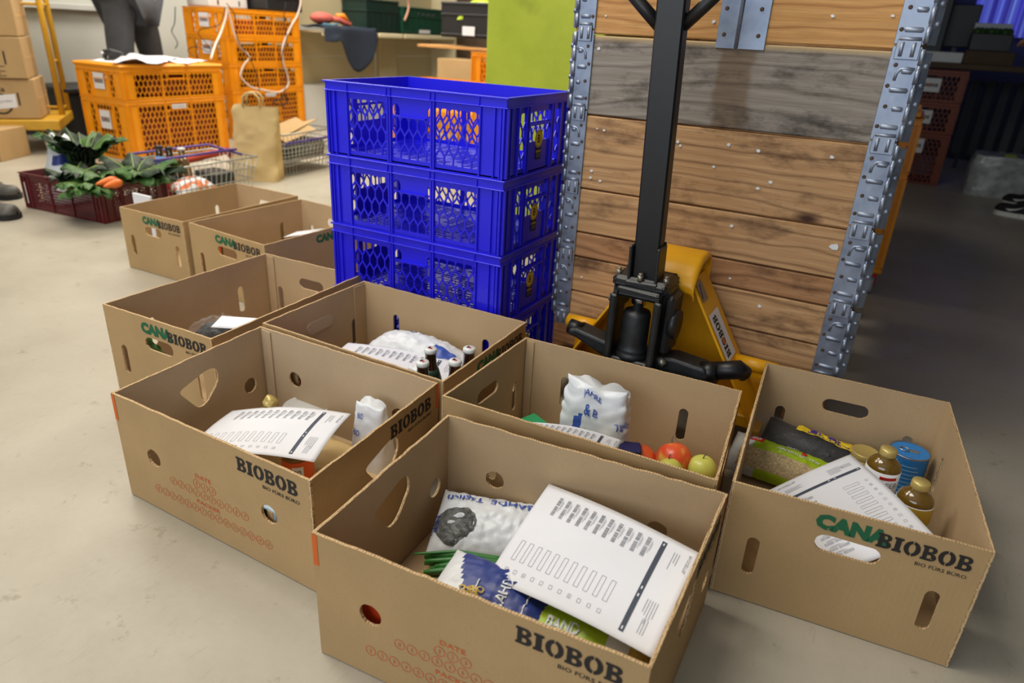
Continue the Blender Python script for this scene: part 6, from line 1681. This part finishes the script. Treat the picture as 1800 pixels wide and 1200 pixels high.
# ---------------------------------------------------------------- dolly stack behind the collars
for k, lb in enumerate(('lower orange crate on the red-wheeled dolly behind the pallet collars', 'upper orange crate on the dolly behind the pallet collars, with a lid')):
    dup(osml if k else obig, (-.350, 3.50, .1235+(.4055 if k else 0)), 0, lb)
for c in ():
    pass
m = MB().bbox(-.80, .050, 3.235, 3.765, .742, .762, .004); tag(build(m, 'crate_lid', 'orange'), 'orange lid on the dolly stack behind the pallet collars', 'lid')
dl = root('dolly', 'low orange dolly with red wheel brackets behind the pallet collars', 'dolly', (-.375, 3.5, 0))
build(MB().bbox(-.765, .065, 3.25, 3.75, .098, .123, .006), 'deck', 'orange', dl)
for (x, y) in ((.03, 3.30), (.03, 3.70), (-.70, 3.30), (-.70, 3.70)):
    w_ = build(MB().cyl((x-.014, y, .04), (x+.014, y, .04), .040, 20), 'castor', 'wrap', dl)
    build(MB().bbox(x-.022, x-.018, y-.03, y+.03, .04, .098, .003).bbox(x+.018, x+.022, y-.03, y+.03, .04, .098, .003).bbox(x-.022, x+.022, y-.03, y+.03, .078, .098, .004), 'wheel_bracket', 'red_plastic', w_)
# ---------------------------------------------------------------- dark room on the right
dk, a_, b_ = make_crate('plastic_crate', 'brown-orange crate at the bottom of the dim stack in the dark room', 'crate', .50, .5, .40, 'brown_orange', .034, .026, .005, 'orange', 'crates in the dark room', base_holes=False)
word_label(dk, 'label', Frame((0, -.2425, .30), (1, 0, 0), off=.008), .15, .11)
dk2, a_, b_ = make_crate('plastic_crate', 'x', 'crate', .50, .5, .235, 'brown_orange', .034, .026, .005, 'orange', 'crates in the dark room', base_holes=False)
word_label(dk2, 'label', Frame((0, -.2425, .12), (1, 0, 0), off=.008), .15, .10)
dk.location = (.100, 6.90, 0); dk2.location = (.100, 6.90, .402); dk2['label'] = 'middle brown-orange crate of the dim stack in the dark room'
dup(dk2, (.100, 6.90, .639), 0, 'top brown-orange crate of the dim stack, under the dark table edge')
tb = root('dark_table', 'long dark table in the dim room carrying boxes', 'table', (.6, 6.9, 0))
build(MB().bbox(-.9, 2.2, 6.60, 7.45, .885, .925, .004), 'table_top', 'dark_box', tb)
for (x, y) in ((-.85, 6.65), (2.15, 6.65), (-.85, 7.4), (2.15, 7.4)): build(MB().bbox(x-.03, x+.03, y-.03, y+.03, 0, .884, .004), 'leg', 'dark_plastic', tb)
m = MB(); 
for k in range(14): m.bbox(.45+.12*k, .53+.12*k, 7.95, 8.02, .12, .80, .01)
m.tube([(.4, 7.98, .16), (2.2, 7.98, .16)], .02, 8); m.tube([(.4, 7.98, .76), (2.2, 7.98, .76)], .02, 8)
rd = root('radiator', 'grey ribbed radiator under the table in the dark room', 'radiator', (1.2, 7.98, 0)); o = build(m, 'ribs', 'white_wall2', rd); o['kind'] = 'stuff'
build(MB().bbox(.5, .53, 7.96, 8.0, 0, .12, .002), 'foot', 'white_wall2', rd)
build(MB().bbox(2.0, 2.03, 7.96, 8.0, 0, .12, .002), 'foot', 'white_wall2', rd)
tag(build(MB().bbox(-.02, .27, 6.66, 6.95, .926, 1.0, .004), 'white_tray', 'white_plastic'), 'dim white tray at the left end of the dark table', 'tray')
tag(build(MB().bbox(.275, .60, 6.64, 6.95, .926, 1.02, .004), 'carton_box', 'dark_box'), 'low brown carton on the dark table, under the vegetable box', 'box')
vb_ = root('vegetable_box', 'dark box of vegetables with a white back flap on the dark table', 'box', (.44, 6.8, 1.022))
build(MB().bbox(.29, .56, 6.70, 6.95, 1.022, 1.14, .004), 'box_body', 'dark_plastic', vb_)
build(MB().bbox(.30, .55, 6.94, 6.95, 1.14, 1.22, .002), 'white_flap', 'white_plastic', vb_)
for k in range(8): tag(build(MB().ball((.32+.03*k, 6.77+.03*(k % 3), 1.155), .03, 10, 7), 'vegetable', 'leaf_mid'), 'dim green vegetable in the dark box on the table', 'vegetable', 'vegetables in the dark box')
mn = root('monitor', 'black monitor seen edge-on against the blue curtain', 'monitor', (.20, 7.15, .926))
build(MB().bbox(.10, .33, 7.15, 7.19, 1.04, 1.36, .008), 'screen_back', 'dark_plastic', mn); build(MB().bbox(.19, .23, 7.16, 7.20, .93, 1.06, .003), 'stand', 'dark_plastic', mn); build(MB().bbox(.13, .29, 7.1, 7.26, .926, .936, .003), 'foot', 'dark_plastic', mn)
tag(build(MB().bbox(-.25, .12, 6.97, 7.10, .926, 1.60, .01), 'dark_upright_block', 'dark_plastic'), 'tall black block added for a dark figure at the edge of the collars', 'case')  # plain block added in place of an unclear dark figure
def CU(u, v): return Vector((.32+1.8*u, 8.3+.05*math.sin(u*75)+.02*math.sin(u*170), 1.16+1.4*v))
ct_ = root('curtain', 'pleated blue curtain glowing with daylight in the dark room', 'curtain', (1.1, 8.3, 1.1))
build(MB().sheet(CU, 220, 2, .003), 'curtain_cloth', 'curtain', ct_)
build(MB().tube([(.1, 8.3, 2.55), (2.2, 8.3, 2.55)], .015, 8), 'curtain_rail', 'dark_plastic', ct_)
wp = root('wrapped_pack', 'silvery film-wrapped pack on the floor of the dark room', 'pack', (.76, 6.55, 0))
def WP(u, v):
    a = 2*math.pi*u; sq = (abs(math.cos(a))**8+abs(math.sin(a))**8)**(-1/8); e = (1 if v < .85 else .94)
    n_ = .012*noise.noise(Vector((math.cos(a)*4, math.sin(a)*4, v*6)))+.008*abs(noise.noise(Vector((math.cos(a)*11, math.sin(a)*11, v*15))))
    return Vector((.76+.235*sq*math.cos(a)*e*(1+n_*4), 6.60+.18*sq*math.sin(a)*e*(1+n_*5), .30*v+n_))
mb = MB(); nu, nv = 40, 12; vs = [WP(i/nu, j/nv) for i in range(nu) for j in range(nv+1)]; W1 = nv+1
mb.add(vs, [(i*W1+j, ((i+1) % nu)*W1+j, ((i+1) % nu)*W1+j+1, i*W1+j+1) for i in range(nu) for j in range(nv)], 0, True); mb.add([vs[i*W1+nv] for i in range(nu)], [list(range(nu))])
build(mb, 'wrapped_body', 'wrap', wp); build(MB().bbox(.72, .80, 6.50, 6.56, .302, .312, .003), 'green_mark', 'lime', wp)
